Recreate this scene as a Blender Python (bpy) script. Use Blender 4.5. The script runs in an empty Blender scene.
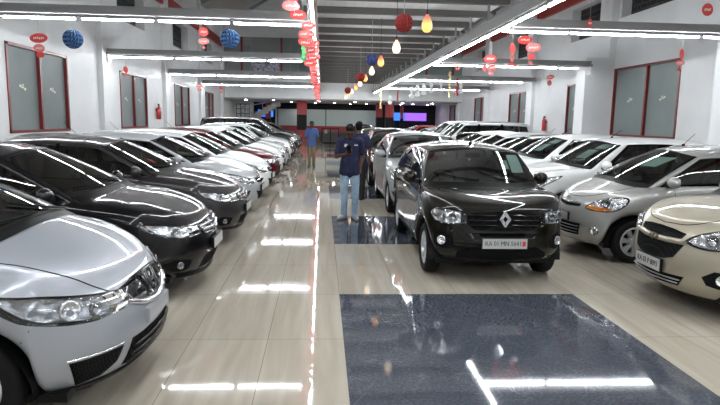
import bpy, bmesh, math, random
from mathutils import Vector, Matrix, geometry
from mathutils.bvhtree import BVHTree
random.seed(7)
PI=math.pi
SC=bpy.context.scene
COL=SC.collection
def R(d): return math.radians(d)
# ------------------------------------------------------------------ materials
def mat(name,col=(.8,.8,.8),metal=0,rough=.5,coat=0,emit=None,es=0,spec=.5,coatr=.03):
    m=bpy.data.materials.new(name); m.use_nodes=True
    b=m.node_tree.nodes['Principled BSDF']
    b.inputs['Base Color'].default_value=(*col,1)
    b.inputs['Metallic'].default_value=metal
    b.inputs['Roughness'].default_value=rough
    b.inputs['Coat Weight'].default_value=coat
    b.inputs['Coat Roughness'].default_value=coatr
    b.inputs['Specular IOR Level'].default_value=spec
    if emit:
        b.inputs['Emission Color'].default_value=(*emit,1); b.inputs['Emission Strength'].default_value=es
    return m
def noise_col(m,c1,c2,scale=5,detail=4,rough_var=0,stretch=(1,1,1),lo=.35,hi=.65,coord='Object',bump=0):
    nt=m.node_tree; N=nt.nodes; L=nt.links; b=N['Principled BSDF']
    tc=N.new('ShaderNodeTexCoord'); mp=N.new('ShaderNodeMapping'); mp.inputs['Scale'].default_value=stretch
    no=N.new('ShaderNodeTexNoise'); no.inputs['Scale'].default_value=scale; no.inputs['Detail'].default_value=detail
    cr=N.new('ShaderNodeValToRGB'); cr.color_ramp.elements[0].position=lo; cr.color_ramp.elements[1].position=hi
    cr.color_ramp.elements[0].color=(*c1,1); cr.color_ramp.elements[1].color=(*c2,1)
    L.new(tc.outputs[coord],mp.inputs[0]); L.new(mp.outputs[0],no.inputs['Vector']); L.new(no.outputs['Fac'],cr.inputs[0]); L.new(cr.outputs[0],b.inputs['Base Color'])
    if bump:
        bp=N.new('ShaderNodeBump'); bp.inputs['Strength'].default_value=bump; L.new(no.outputs['Fac'],bp.inputs['Height']); L.new(bp.outputs[0],b.inputs['Normal'])
    return m
def paint(name,col,metal=.6,rough=.32):
    m=mat(name,col,metal,rough,.9,spec=.08,coatr=.02); m.node_tree.nodes['Principled BSDF'].inputs['Coat IOR'].default_value=1.45
    nt=m.node_tree; N=nt.nodes; L=nt.links; b=N['Principled BSDF']
    tc=N.new('ShaderNodeTexCoord'); no=N.new('ShaderNodeTexNoise'); no.inputs['Scale'].default_value=900
    mx=N.new('ShaderNodeMixRGB'); mx.inputs[1].default_value=(*[c*.93 for c in col],1); mx.inputs[2].default_value=(*[min(1,c*1.07) for c in col],1)
    L.new(tc.outputs['Object'],no.inputs['Vector']); L.new(no.outputs['Fac'],mx.inputs[0]); L.new(mx.outputs[0],b.inputs['Base Color'])
    return m
def glassmat(name,tint,ior=1.5,rough=.0):
    m=bpy.data.materials.new(name); m.use_nodes=True; nt=m.node_tree; N=nt.nodes; L=nt.links
    N.remove(N['Principled BSDF']); out=N['Material Output']
    tr=N.new('ShaderNodeBsdfTransparent'); tr.inputs[0].default_value=(*tint,1)
    gl=N.new('ShaderNodeBsdfGlossy'); gl.inputs['Roughness'].default_value=rough; gl.inputs['Color'].default_value=(1,1,1,1)
    fr=N.new('ShaderNodeFresnel'); fr.inputs[0].default_value=ior
    mx=N.new('ShaderNodeMixShader'); L.new(fr.outputs[0],mx.inputs[0]); L.new(tr.outputs[0],mx.inputs[1]); L.new(gl.outputs[0],mx.inputs[2]); L.new(mx.outputs[0],out.inputs[0])
    return m
M={}
M['glass']=glassmat('windscreen_glass',(.66,.74,.70),2.0)
M['sideglass']=glassmat('tinted_side_glass',(.30,.33,.32),1.75)
M['lens']=glassmat('lamp_lens',(.93,.94,.95),1.45)
M['black']=mat('black_plastic',(.004,.004,.0045),0,.42,spec=.2)
M['gloss_black']=mat('gloss_black',(.003,.003,.0035),0,.15,.5,spec=.1)
M['trim']=mat('cabin_trim',(.02,.02,.021),0,.8,spec=.2)
M['beige']=mat('cabin_beige',(.20,.18,.15),0,.8)
M['seat']=mat('seat_cloth',(.045,.044,.043),0,.85)
noise_col(M['seat'],(.09,.088,.08),(.13,.125,.115),40)
M['mesh']=mat('grille_mesh',(.003,.003,.003),0,.75,spec=.06)
def meshy(m):
    nt=m.node_tree; N=nt.nodes; L=nt.links; b=N['Principled BSDF']
    tc=N.new('ShaderNodeTexCoord'); mp=N.new('ShaderNodeMapping'); mp.inputs['Rotation'].default_value=(.785,0,0)
    ck=N.new('ShaderNodeTexVoronoi'); ck.feature='DISTANCE_TO_EDGE'; ck.inputs['Scale'].default_value=75; ck.inputs['Randomness'].default_value=0
    cr=N.new('ShaderNodeValToRGB'); e=cr.color_ramp.elements; e[0].position=.05; e[0].color=(.018,.018,.019,1); e[1].position=.14; e[1].color=(.001,.001,.001,1)
    L.new(tc.outputs['Object'],mp.inputs[0]); L.new(mp.outputs[0],ck.inputs['Vector']); L.new(ck.outputs['Distance'],cr.inputs[0]); L.new(cr.outputs[0],b.inputs['Base Color'])
meshy(M['mesh'])
M['rubber']=mat('tyre_rubber',(.009,.009,.009),0,.8,spec=.2)
M['chrome']=mat('chrome',(.82,.83,.85),1,.08)
M['rim']=mat('wheel_silver',(.55,.56,.58),.8,.32)
M['reflector']=mat('lamp_reflector',(.70,.71,.74),.85,.25)
def facets(m,sc=38,st=.5):
    nt=m.node_tree; N=nt.nodes; L=nt.links; b=N['Principled BSDF']
    tc=N.new('ShaderNodeTexCoord'); v=N.new('ShaderNodeTexVoronoi'); v.inputs['Scale'].default_value=sc
    bp=N.new('ShaderNodeBump'); bp.inputs['Strength'].default_value=st; bp.inputs['Distance'].default_value=.02
    L.new(tc.outputs['Object'],v.inputs['Vector']); L.new(v.outputs['Distance'],bp.inputs['Height']); L.new(bp.outputs[0],b.inputs['Normal'])
facets(M['reflector'],22,.8)
M['reflector_dark']=mat('smoked_reflector',(.30,.31,.33),.85,.25); facets(M['reflector_dark'],14,.6)
M['amber']=mat('amber_lens',(.95,.32,.03),0,.15,.8)
M['redlens']=mat('red_lens',(.45,.01,.01),0,.12,.8)
M['bulb']=mat('lamp_bowl',(.30,.31,.33),.9,.1)
M['plate']=mat('number_plate_white',(.50,.50,.49),0,.45)
M['silver_plate']=mat('silver_plate',(.36,.37,.39),.2,.4)
M['ink']=mat('plate_lettering',(.02,.02,.025),0,.5)
M['redink']=mat('red_lettering',(.75,.05,.04),0,.5)
M['paper']=mat('windscreen_paper',(.62,.72,.72),0,.6)
# ------------------------------------------------------------------ object helpers
def tag(o,label=None,cat=None,group=None,kind=None):
    if label: o['label']=label
    if cat: o['category']=cat
    if group: o['group']=group
    if kind: o['kind']=kind
    return o
def empty(name,loc=(0,0,0),rz=0):
    o=bpy.data.objects.new(name,None); o.location=loc; o.rotation_euler=(0,0,rz); o.empty_display_size=.2; COL.objects.link(o); return o
def link(name,me,parent=None,ms=None):
    o=bpy.data.objects.new(name,me); COL.objects.link(o)
    if parent: o.parent=parent
    if ms:
        for m in (ms if isinstance(ms,(list,tuple)) else [ms]): me.materials.append(m)
    return o
def bm_obj(name,bm,ms,parent=None,smooth=False,norm=True):
    if norm: bmesh.ops.recalc_face_normals(bm,faces=bm.faces)
    me=bpy.data.meshes.new(name); bm.to_mesh(me); bm.free()
    if smooth:
        for p in me.polygons: p.use_smooth=True
    return link(name,me,parent,ms)
def bx(bm,c,s,rot=None,mi=0,bev=0):
    T=Matrix.Translation(c)
    if rot is not None: T=T@rot
    T=T@Matrix.Diagonal((*s,1))
    r=bmesh.ops.create_cube(bm,size=1,matrix=T); vs=r['verts']
    fs=list({f for v in vs for f in v.link_faces})
    for f in fs: f.material_index=mi
    if bev:
        es=list({e for v in vs for e in v.link_edges})
        r2=bmesh.ops.bevel(bm,geom=es,offset=bev,segments=2,affect='EDGES')
        for f in r2['faces']: f.material_index=mi
def span(bm,a,b,mi=0,bev=0):
    c=[(a[i]+b[i])/2 for i in range(3)]; s=[abs(b[i]-a[i]) for i in range(3)]
    bx(bm,c,s,mi=mi,bev=bev)
def cyl(bm,a,b,r,seg=12,mi=0,r2=None,caps=True):
    a=Vector(a); b=Vector(b); d=b-a
    q=d.to_track_quat('Z','Y').to_matrix().to_4x4()
    x=bmesh.ops.create_cone(bm,cap_ends=caps,segments=seg,radius1=r,radius2=r if r2 is None else r2,depth=d.length,matrix=Matrix.Translation((a+b)/2)@q)
    for f in {f for v in x['verts'] for f in v.link_faces}: f.material_index=mi
def sph(bm,c,s,u=16,v=10,mi=0,rot=None):
    T=Matrix.Translation(c)
    if rot is not None: T=T@rot
    x=bmesh.ops.create_uvsphere(bm,u_segments=u,v_segments=v,radius=1,matrix=T@Matrix.Diagonal((*s,1)))
    for f in {f for v in x['verts'] for f in v.link_faces}: f.material_index=mi
def lathe(bm,prof,axis='Y',c=(0,0,0),seg=28,mi=0,closed=False):
    rings=[]
    for k in range(seg):
        a=2*PI*k/seg; row=[]
        for r,h in prof:
            if axis=='Y': p=(c[0]+r*math.cos(a),c[1]+h,c[2]+r*math.sin(a))
            else: p=(c[0]+r*math.cos(a),c[1]+r*math.sin(a),c[2]+h)
            row.append(bm.verts.new(p))
        rings.append(row)
    n=len(prof)
    for k in range(seg):
        A=rings[k]; B=rings[(k+1)%seg]
        for j in range(n-1+(1 if closed else 0)):
            try: f=bm.faces.new((A[j],A[(j+1)%n],B[(j+1)%n],B[j])); f.material_index=mi
            except ValueError: pass
def box_obj(name,a,b,m,parent=None,bev=0):
    bm=bmesh.new(); span(bm,a,b,bev=bev); return bm_obj(name,bm,m,parent)
def freeze(o,name,mods_clear=True):
    dg=bpy.context.evaluated_depsgraph_get(); dg.update()
    me=bpy.data.meshes.new_from_object(o.evaluated_get(dg)); me.name=name
    return me
def text_mesh(txt,size,ext=.002,align='CENTER',bold=0):
    cu=bpy.data.curves.new('txt','FONT'); cu.body=txt; cu.size=size; cu.extrude=ext; cu.align_x=align; cu.align_y='CENTER'; cu.offset=bold; cu.resolution_u=2
    o=bpy.data.objects.new('txt',cu); COL.objects.link(o)
    me=freeze(o,'lettering'); bpy.data.objects.remove(o); bpy.data.curves.remove(cu)
    return me
def cr_spline(pts,n=6,closed=True):
    out=[]; L=len(pts)
    for i in range(L if closed else L-1):
        p0=pts[(i-1)%L] if closed or i>0 else pts[0]; p1=pts[i]; p2=pts[(i+1)%L]; p3=pts[(i+2)%L] if closed or i+2<L else pts[-1]
        for k in range(n):
            t=k/n
            out.append(tuple(.5*((2*p1[j])+(-p0[j]+p2[j])*t+(2*p0[j]-5*p1[j]+4*p2[j]-p3[j])*t*t+(-p0[j]+3*p1[j]-3*p2[j]+p3[j])*t**3) for j in range(len(p1))))
    if not closed: out.append(tuple(pts[-1]))
    return out
def interp(pts,x):
    if x<=pts[0][0]: return pts[0][1]
    for (a,b),(c,d) in zip(pts,pts[1:]):
        if x<=c:
            t=(x-a)/(c-a); return b+(d-b)*t
    return pts[-1][1]
def sinterp(pts,x):
    # smooth monotone-ish interpolation (cosine blend of linear neighbours)
    h=.06
    return (interp(pts,x-2*h)+2*interp(pts,x-h)+3*interp(pts,x)+2*interp(pts,x+h)+interp(pts,x+2*h))/9
EXPO=1.65
# ------------------------------------------------------------------ car body generator
# local frame of a car: x forward, y left, z up, origin on the floor under the middle; u = distance back from the nose tip
class Car: pass
def se_u(y,w,n): return 1-(max(0,1-(y/w)**n))**(1/n)
def se_y(d,n): return (max(0,1-(1-d)**n))**(1/n)
def build_body(P):
    L,W,H=P['L'],P['W'],P['H']; w=W/2; Rw=P['R']; Ra=Rw+P.get('gap',.05)
    uF=P['fo']; uR=uF+P['wb']; bF=P.get('bF',.62); nF=P.get('nF',2.5); bR=P.get('bR',.45); nR=P.get('nR',3.0)
    sill=P.get('sill',.2); JF=9; JR=7; uS=.34; uE=L-.26
    # common side samples
    xs=[uS]
    def arch(c):
        a=[c-Ra-.012]+[c-Ra*math.cos(R(t)) for t in range(0,181,15)]+[c+Ra+.012]
        return a
    a1=[x for x in arch(uF) if x>uS+.015]; a2=[x for x in arch(uR) if x<uE-.015]
    mid=[]; n=max(4,int((a2[0]-a1[-1])/.13)); mid=[a1[-1]+(a2[0]-a1[-1])*k/n for k in range(1,n)]
    xs+=a1+mid+a2
    if xs[-1]<uE-.03: xs.append(uE)
    nS=len(xs); Ntot=JF+nS+JR+1
    def zb(u):
        for c in (uF,uR):
            if abs(u-c)<=Ra+.001: return Rw+math.sqrt(max(0,Ra*Ra-(u-c)**2))
        return sill
    shoulder=P['shoulder']
    def zs(u): return sinterp(shoulder,u)
    def outline(of,orr,dw,t):
        ww=w+dw; pts=[]
        def yy(u):
            y=ww
            d=(u-of)/bF
            if d<1: y=min(y,ww*se_y(max(0,d),nF))
            d=((L-orr)-u)/bR
            if d<1: y=min(y,ww*se_y(max(0,d),nR))
            bm=math.sin(PI*min(1,max(0,t)))**.6 if 0<t<1 else 0
            fl=P.get('flare',.018)
            for c in (uF,uR): y+=fl*bm*(math.exp(-((u-c)/.42)**2))
            tu=(u/L-.5)*2
            y-=.02*tu*tu*abs(tu)
            return y
        yS=yy(uS)
        for j in range(JF):
            f=j/JF; y=yS*(1-(1-f)**1.45)
            pts.append((of+bF*se_u(min(y,ww*.999),ww,nF) if y>0 else of,y))
        # force continuity toward uS
        e=pts[-1][0]
        for u in xs: pts.append((u,yy(u)))
        yE=yy(xs[-1])
        for j in range(JR+1):
            f=1-j/(JR); y=yE*(1-(1-f)**1.45) if j else None
            if j==0:
                y=yE*.985; 
            u=L-orr-bR*se_u(min(y,ww*.999),ww,nR) if y>0 else L-orr
            pts.append((max(u,xs[-1]+.01),y))
        return pts
    rings=[]
    lower=P['rings']
    for (t,of,orr,dw) in lower:
        o=outline(of,orr,dw,t); row=[]
        for (u,y) in o:
            b=zb(u) if u>uF-Ra-.02 else sill
            z=b+t*(zs(u)-b)
            row.append((u,y,z))
        rings.append(row)
    nlow=len(rings)
    # greenhouse base + top outlines
    u0,u1,ur0,ur1=P['gh']          # cowl centre, rear glass base centre, roof front, roof rear
    wb0=P.get('wb0',w-.055); wr=P.get('wr',w-.19)
    bwF,bwT=P.get('bow',(.30,.16)); bwR,bwRT=P.get('bowr',(.12,.08))
    uA=u0+bwF; uC=u1-bwR
    uAt=ur0+bwT; uCt=ur1-bwRT
    side=[i for i in range(JF,JF+nS) if xs[i-JF]>uA+.05 and xs[i-JF]<uC-.03]
    iA,iC=side[0],side[-1]
    base=[None]*Ntot; top=[None]*Ntot
    gs={i:xs[i-JF] for i in side}
    gs[iA]=uA; gs[iC]=uC
    # snap pillar positions
    pil=P['pillars']    # list of (u_start,u_end) of B/C pillars
    used=set(); pil_idx=[]
    for (a,b) in pil:
        ia=min((i for i in side if i not in used and i+1 in gs),key=lambda i:abs(gs[i]-a)); used|={ia,ia+1}
        gs[ia]=a; gs[ia+1]=b; pil_idx.append(ia)
    # relax monotonic
    ss=sorted(gs); 
    fixed={iA,iC}|used; fl_=sorted(fixed)
    for p,q in zip(fl_,fl_[1:]):
        for k in range(p+1,q): gs[k]=gs[p]+(gs[q]-gs[p])*(k-p)/(q-p)
    mids=[(a+b)/2 for a,b in pil if (a+b)/2>uAt+.15 and (a+b)/2<uCt-.3][:1]
    def tmap(u): return interp([(uA,uAt)]+[(m_,m_+P.get('pshift',.03)) for m_ in mids]+[(uC,uCt)],u)
    for i in range(Ntot):
        if i<iA:
            f=i/iA; 
            yb=wb0*.965*math.sin(f*PI/2)**.9 if f>0 else 0; 
            s=yb/(wb0*.999)
            ub=u0+bwF*(1-(1-s**2.6)**(1/2.6)); 
            yt=wr*.95*math.sin(f*PI/2)**.9; st=yt/wr; ut=ur0+bwT*(1-(1-st**2.6)**(1/2.6))
            base[i]=(ub,yb); top[i]=(ut,yt)
        elif i<=iC:
            u=gs[i]; tu=(u-(uA+uC)/2)/((uC-uA)/2)
            base[i]=(u,wb0-.02*max(0,tu)**3-.01*max(0,-tu)**3); ut=tmap(u)
            tt=(ut-(uAt+uCt)/2)/((uCt-uAt)/2)
            top[i]=(ut,wr-.03*max(0,tt)**2-.012*max(0,-tt)**2)
        else:
            f=1-(i-iC)/(Ntot-1-iC)
            wB=base[iC][1]; wT=top[iC][1]
            yb=wB*.97*math.sin(f*PI/2)**.9 if f>0 else 0; s=yb/wB
            base[i]=(u1-bwR*(1-(1-s**2.6)**(1/2.6)),yb)
            yt=wT*.96*math.sin(f*PI/2)**.9 if f>0 else 0; s=yt/wT
            top[i]=(ur1-bwRT*(1-(1-s**2.6)**(1/2.6)),yt)
    cowl=P['cowl']; belt_add=P.get('belt_add',.015); deck=P.get('deck',None)
    zedge=P.get('zedge',.085)
    roofc=P['roof']
    B3=[];T3=[]
    for i in range(Ntot):
        u,y=base[i]
        zside=zs(u)+belt_add
        if i<iA: 
            f=y/wb0; z=cowl+(zside-cowl)*f**2.2
        elif i<=iC: z=zside
        else:
            f=y/wb0; zc=deck if deck else zside+.01; z=zc+(zside-zc)*f**3
        B3.append((u,y,z))
        ut,yt=top[i]
        zr=sinterp(roofc,ut)
        ed=zedge*(yt/wr)**2 + .012
        T3.append((ut,yt,zr-ed))
    # ledge rings
    Lr=rings[-1]
    hoodc=P.get('crown',.035)
    for s in P.get('ledge',(.05,.14,.3,.48,.66,.84,.95)):
        row=[]
        for i in range(Ntot):
            a=Lr[i]; b=B3[i]
            q=[a[k]+(b[k]-a[k])*s for k in range(3)]
            span_=math.hypot(b[0]-a[0],b[1]-a[1])
            q[2]+=hoodc*min(1,span_/.7)*math.sin(PI*s**.75)
            row.append(tuple(q))
        rings.append(row)
    rings.append(B3); kB=len(rings)-1
    ts=(.05,.2,.4,.6,.78,.9,.965)
    bul=P.get('bulge',.022)
    for t in ts:
        row=[]
        for i in range(Ntot):
            b=B3[i]; a=T3[i]
            q=[b[k]+(a[k]-b[k])*t for k in range(3)]
            q[1]+=bul*math.sin(PI*t)*(1 if iA<=i<=iC else .6*(q[1]/w))
            if i<iA: q[2]+=P.get('wsb',.02)*math.sin(PI*t)
            row.append(tuple(q))
        rings.append(row)
    rings.append(T3); kT=len(rings)-1
    for s in (.08,.25,.5,.75,1.0):
        row=[]
        for i in range(Ntot):
            a=T3[i]; us=min(max(a[0],ur0+.22),ur1-.2)
            u=a[0]+(us-a[0])*s; y=a[1]*(1-s)
            zr=sinterp(roofc,u); 
            z=a[2]+(zr-a[2])*(1-(1-s)**2.2)
            row.append((u,y,z))
        rings.append(row)
    # labels
    MI={'paint':0,'ws':1,'side':2,'rear':3,'pillar':4,'black':5}
    bm=bmesh.new(); V={}
    for sgn in (1,-1):
        for k,row in enumerate(rings):
            for i,(u,y,z) in enumerate(row):
                V[k,i,sgn]=bm.verts.new((L/2-u,y*sgn if y>1e-4 else 0,z))
    lb=P.get('lower_black',0)
    for sgn in (1,-1):
        for k in range(len(rings)-1):
            for i in range(Ntot-1):
                q=[V[k,i,sgn],V[k,i+1,sgn],V[k+1,i+1,sgn],V[k+1,i,sgn]]
                if sgn<0: q.reverse()
                try: f=bm.faces.new(q)
                except ValueError: continue
                m=0
                if k<lb: m=5
                if kB+1<=k<kT-1 or (k==kB+1):
                    if i<iA-1:
                        m=1
                    elif i==iA-1: m=0
                    elif iA<=i<iC:
                        m=2 if k<kT-2 else (4 if P.get('black_frame') else 0)
                        if i in pil_idx: m=4 if pil_idx.index(i) not in P.get('painted_pillars',()) else 0
                        if i>=iC-P.get('cp',1): m=0
                        if i>pil_idx[-1] and not P.get('quarter',True): m=0
                    elif i>iC+1 and kB+1<=k<kT-1:
                        m=3 if P.get('rearglass',True) else 0
                if k==kB and iA<=i<iC-1: m=4
                if k==kB and i<iA-1: m=5
                f.material_index=m
    bmesh.ops.remove_doubles(bm,verts=bm.verts,dist=.0008)
    bmesh.ops.dissolve_degenerate(bm,dist=.0005,edges=bm.edges)
    bmesh.ops.recalc_face_normals(bm,faces=bm.faces)
    me=bpy.data.meshes.new('cage'); bm.to_mesh(me); bm.free()
    for p in me.polygons: p.use_smooth=True
    o=bpy.data.objects.new('cage',me); COL.objects.link(o)
    for k in range(6): me.materials.append(M['trim'])
    md=o.modifiers.new('s','SUBSURF'); md.levels=1; md.render_levels=1; md.boundary_smooth='PRESERVE_CORNERS'
    ev=freeze(o,'body_eval'); bpy.data.objects.remove(o)
    c=Car(); c.P=P; c.me=ev; c.L=L; c.W=W; c.w=w; c.uF=uF; c.uR=uR; c.Ra=Ra
    c.bvh=BVHTree.FromPolygons([v.co.copy() for v in ev.vertices],[tuple(p.vertices) for p in ev.polygons])
    # reference outline for wrap coordinates
    ref=[]; 
    for k in range(0,101):
        y=w*math.sin(k/100*PI/2); ref.append((bF*se_u(min(y,w*.9999),w,nF),y))
    ref.append((L*.9,w))
    c.ref=ref; c.arc=[0]
    for a,b in zip(ref,ref[1:]): c.arc.append(c.arc[-1]+math.hypot(b[0]-a[0],b[1]-a[1]))
    c.uA=uA; c.u0=u0; c.zs=zs; c.uC=uC
    return c
def split(c):
    me=c.me; res={}
    for idx,nm in ((0,'paint'),(1,'ws'),(2,'side'),(3,'rear'),(4,'pillar'),(5,'black')):
        bm=bmesh.new(); bm.from_mesh(me)
        bmesh.ops.delete(bm,geom=[f for f in bm.faces if f.material_index!=idx],context='FACES')
        if bm.faces:
            for f in bm.faces: f.smooth=True; f.material_index=0
            res[nm]=bm
        else: bm.free()
    return res
def hit(c,mode,a,b,sgn=1):
    """a,b -> point, normal on the body. modes: w (wrap s,z) / u (side u,z) / t (top u,y)"""
    if mode=='w':
        s=abs(a); sg=sgn*(1 if a>=0 else -1)
        arc=c.arc; k=0
        while k<len(arc)-2 and arc[k+1]<s: k+=1
        f=(s-arc[k])/(arc[k+1]-arc[k]); p=c.ref[k]; q=c.ref[k+1]
        u=p[0]+(q[0]-p[0])*f; y=p[1]+(q[1]-p[1])*f
        # outward normal from ellipse-like outline, blended
        tx,ty=(q[0]-p[0]),(q[1]-p[1]); l=math.hypot(tx,ty); nx,ny=ty/l,tx/l   # x forward = -u
        # tangent (du,dy): in x = -du ; outward normal = (dy, du) in (x,y)
        n=Vector((nx,ny*sg,0)); o=Vector((c.L/2-u,y*sg,b))+n*.6
        d=-n
    elif mode=='u':
        o=Vector((c.L/2-a,3*sgn,b)); d=Vector((0,-sgn,0))
    else:
        o=Vector((c.L/2-a,b*sgn,4)); d=Vector((0,0,-1))
    loc,nor,i,_=c.bvh.ray_cast(o,d,5)
    if loc is None or (mode=='w' and (loc-o).length>1.5):
        loc,nor,i,_=c.bvh.find_nearest(o+d*.62 if mode=='w' else o+d*(3-c.w if mode=='u' else 3))
    if nor.dot(d)>0: nor=-nor
    return loc,nor
def pip(p,poly):
    x,y=p; r=False; n=len(poly)
    for i in range(n):
        x1,y1=poly[i]; x2,y2=poly[(i+1)%n]
        if (y1>y)!=(y2>y) and x<(x2-x1)*(y-y1)/(y2-y1)+x1: r=not r
    return r
def patch_bm(c,poly,mode='w',sgn=1,off=.006,step=.035,bm=None,mi=0,smooth=0,skirt=.012,bulge=0):
    if smooth: poly=cr_spline(poly,smooth)
    # densify
    dp=[]
    n=len(poly)
    for i in range(n):
        a=poly[i]; b=poly[(i+1)%n]; l=math.hypot(b[0]-a[0],b[1]-a[1]); k=max(1,int(l/step+.5))
        for j in range(k): dp.append((a[0]+(b[0]-a[0])*j/k,a[1]+(b[1]-a[1])*j/k))
    x0=min(p[0] for p in dp); x1=max(p[0] for p in dp); y0=min(p[1] for p in dp); y1=max(p[1] for p in dp)
    ins=[]
    def dist(p):
        m=9
        for i in range(len(dp)):
            q=dp[i]; m=min(m,math.hypot(p[0]-q[0],p[1]-q[1]))
        return m
    x=x0+step*.5
    while x<x1:
        y=y0+step*.5
        while y<y1:
            if pip((x,y),dp) and dist((x,y))>step*.45: ins.append((x,y))
            y+=step
        x+=step
    nb=len(dp); allp=[Vector(p) for p in dp+ins]
    r=geometry.delaunay_2d_cdt(allp,[(i,(i+1)%nb) for i in range(nb)],[],1,1e-6)
    vo,eo,fo=r[0],r[1],r[2]
    own=bm is None
    if own: bm=bmesh.new()
    top=[]; 
    for v in vo:
        p,nn=hit(c,mode,v[0],v[1],sgn)
        o=off
        if bulge:
            dd=min(1,dist((v[0],v[1]))/ (bulge[1])); o+=bulge[0]*math.sin(dd*PI/2)
        top.append((bm.verts.new(p+nn*o),p-nn*skirt if skirt else None,nn))
    for f in fo:
        try: g=bm.faces.new([top[i][0] for i in f]); g.material_index=mi; g.smooth=True
        except ValueError: pass
    if skirt:
        cnt={}
        for f in fo:
            for a,b in zip(f,list(f[1:])+[f[0]]):
                k=(min(a,b),max(a,b)); cnt[k]=cnt.get(k,0)+1
        low={}
        for (a,b),n_ in cnt.items():
            if n_==1:
                for i in (a,b):
                    if i not in low: low[i]=bm.verts.new(top[i][1])
                try: g=bm.faces.new((top[a][0],top[b][0],low[b],low[a])); g.material_index=mi
                except ValueError: pass
    return bm
def line_bm(c,pts,mode,sgn,wd=.007,off=.0012,bm=None,mi=0,smooth=0,closed=False,step=.05,sk=0):
    if smooth: pts=cr_spline(pts,smooth,closed)
    dp=[]
    m=len(pts)
    for i in range(m if closed else m-1):
        a=pts[i]; b=pts[(i+1)%m]; l=math.hypot(b[0]-a[0],b[1]-a[1]); k=max(1,int(l/step))
        for j in range(k): dp.append((a[0]+(b[0]-a[0])*j/k,a[1]+(b[1]-a[1])*j/k))
    if not closed: dp.append(pts[-1])
    P3=[hit(c,mode,a,b,sgn) for a,b in dp]
    if bm is None: bm=bmesh.new()
    prev=None; first=None; n=len(P3)
    for i in range(n):
        p,nn=P3[i]
        q=P3[(i+1)%n][0] if (closed or i<n-1) else p; r=P3[i-1][0] if (closed or i>0) else p
        t=(q-r); 
        if t.length<1e-6: continue
        t.normalize(); s=t.cross(nn); s.normalize()
        a=bm.verts.new(p+nn*off-s*wd/2); b=bm.verts.new(p+nn*off+s*wd/2); cc=bm.verts.new(p+nn*(off+(sk if sk else .0008)))
        if prev:
            for x,y in (((prev[0],prev[2]),(a,cc)),((prev[2],prev[1]),(cc,b))):
                g=bm.faces.new((x[0],x[1],y[1],y[0])); g.material_index=mi; g.smooth=True
        else: first=(a,b,cc)
        prev=(a,b,cc)
    if closed and first:
        for x,y in (((prev[0],prev[2]),(first[0],first[2])),((prev[2],prev[1]),(first[2],first[1]))):
            g=bm.faces.new((x[0],x[1],y[1],y[0])); g.material_index=mi
    return bm
def shrink(poly,f,dx=0,dy=0):
    cx=sum(p[0] for p in poly)/len(poly); cy=sum(p[1] for p in poly)/len(poly)
    return [(cx+dx+(p[0]-cx)*f,cy+dy+(p[1]-cy)*f) for p in poly]
# ------------------------------------------------------------------ shared car parts
WHEELS={}
def wheel_meshes(Rw,wd,style,nsp):
    key=(Rw,wd,style,nsp)
    if key in WHEELS: return WHEELS[key]
    rr=Rw*.66; h=wd/2
    bm=bmesh.new()
    lathe(bm,[(rr,-h*.75),(rr+.02,-h*.95),(Rw-.03,-h),(Rw-.008,-h*.85),(Rw,-h*.5),(Rw,h*.5),(Rw-.008,h*.85),(Rw-.03,h),(rr+.02,h*.95),(rr,h*.75)],seg=36,closed=True)
    bmesh.ops.recalc_face_normals(bm,faces=bm.faces)
    ty=bpy.data.meshes.new('tyre'); bm.to_mesh(ty); bm.free()
    for p in ty.polygons: p.use_smooth=True
    ty.materials.append(M['rubber'])
    bm=bmesh.new()   # outer face toward +y
    lathe(bm,[(rr+.004,h*.80),(rr-.008,h*.86),(rr-.022,h*.80),(rr-.03,h*.3),(rr-.04,-h*.5)],seg=36,mi=0)
    lathe(bm,[(.001,-h*.1),(rr-.035,-h*.1)],seg=24,mi=1)
    hub=.035 if style=='alloy' else .05
    lathe(bm,[(.001,h*.74),(hub,h*.72),(hub+.015,h*.5),(hub+.02,-h*.1)],seg=20,mi=0)
    for k in range(nsp):
        a=2*PI*k/nsp; rot=Matrix.Rotation(a,4,'Y')
        wdt=.035 if style=='alloy' else .055
        m=(hub+rr-.02)/2
        # tapered spoke
        vs=[]
        for (r_,w_,y_) in ((hub*.8,wdt*.6,h*.66),(rr-.02,wdt*(.75 if style=='alloy' else 1.15),h*.74)):
            for (sx,dy) in ((-1,0),(1,0),(1,-.03),(-1,-.03)):
                vs.append(bm.verts.new(rot@Vector((w_*sx*.5*(1.0 if dy==0 else 1.3),y_+dy,r_))))
        for q in ((0,1,5,4),(1,2,6,5),(2,3,7,6),(3,0,4,7),(4,5,6,7),(0,1,2,3)):
            bm.faces.new([vs[j] for j in q])
    bmesh.ops.recalc_face_normals(bm,faces=bm.faces)
    rm=bpy.data.meshes.new('rim'); bm.to_mesh(rm); bm.free()
    rm.materials.append(M['rim']); rm.materials.append(M['black'])
    WHEELS[key]=(ty,rm); return WHEELS[key]
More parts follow.
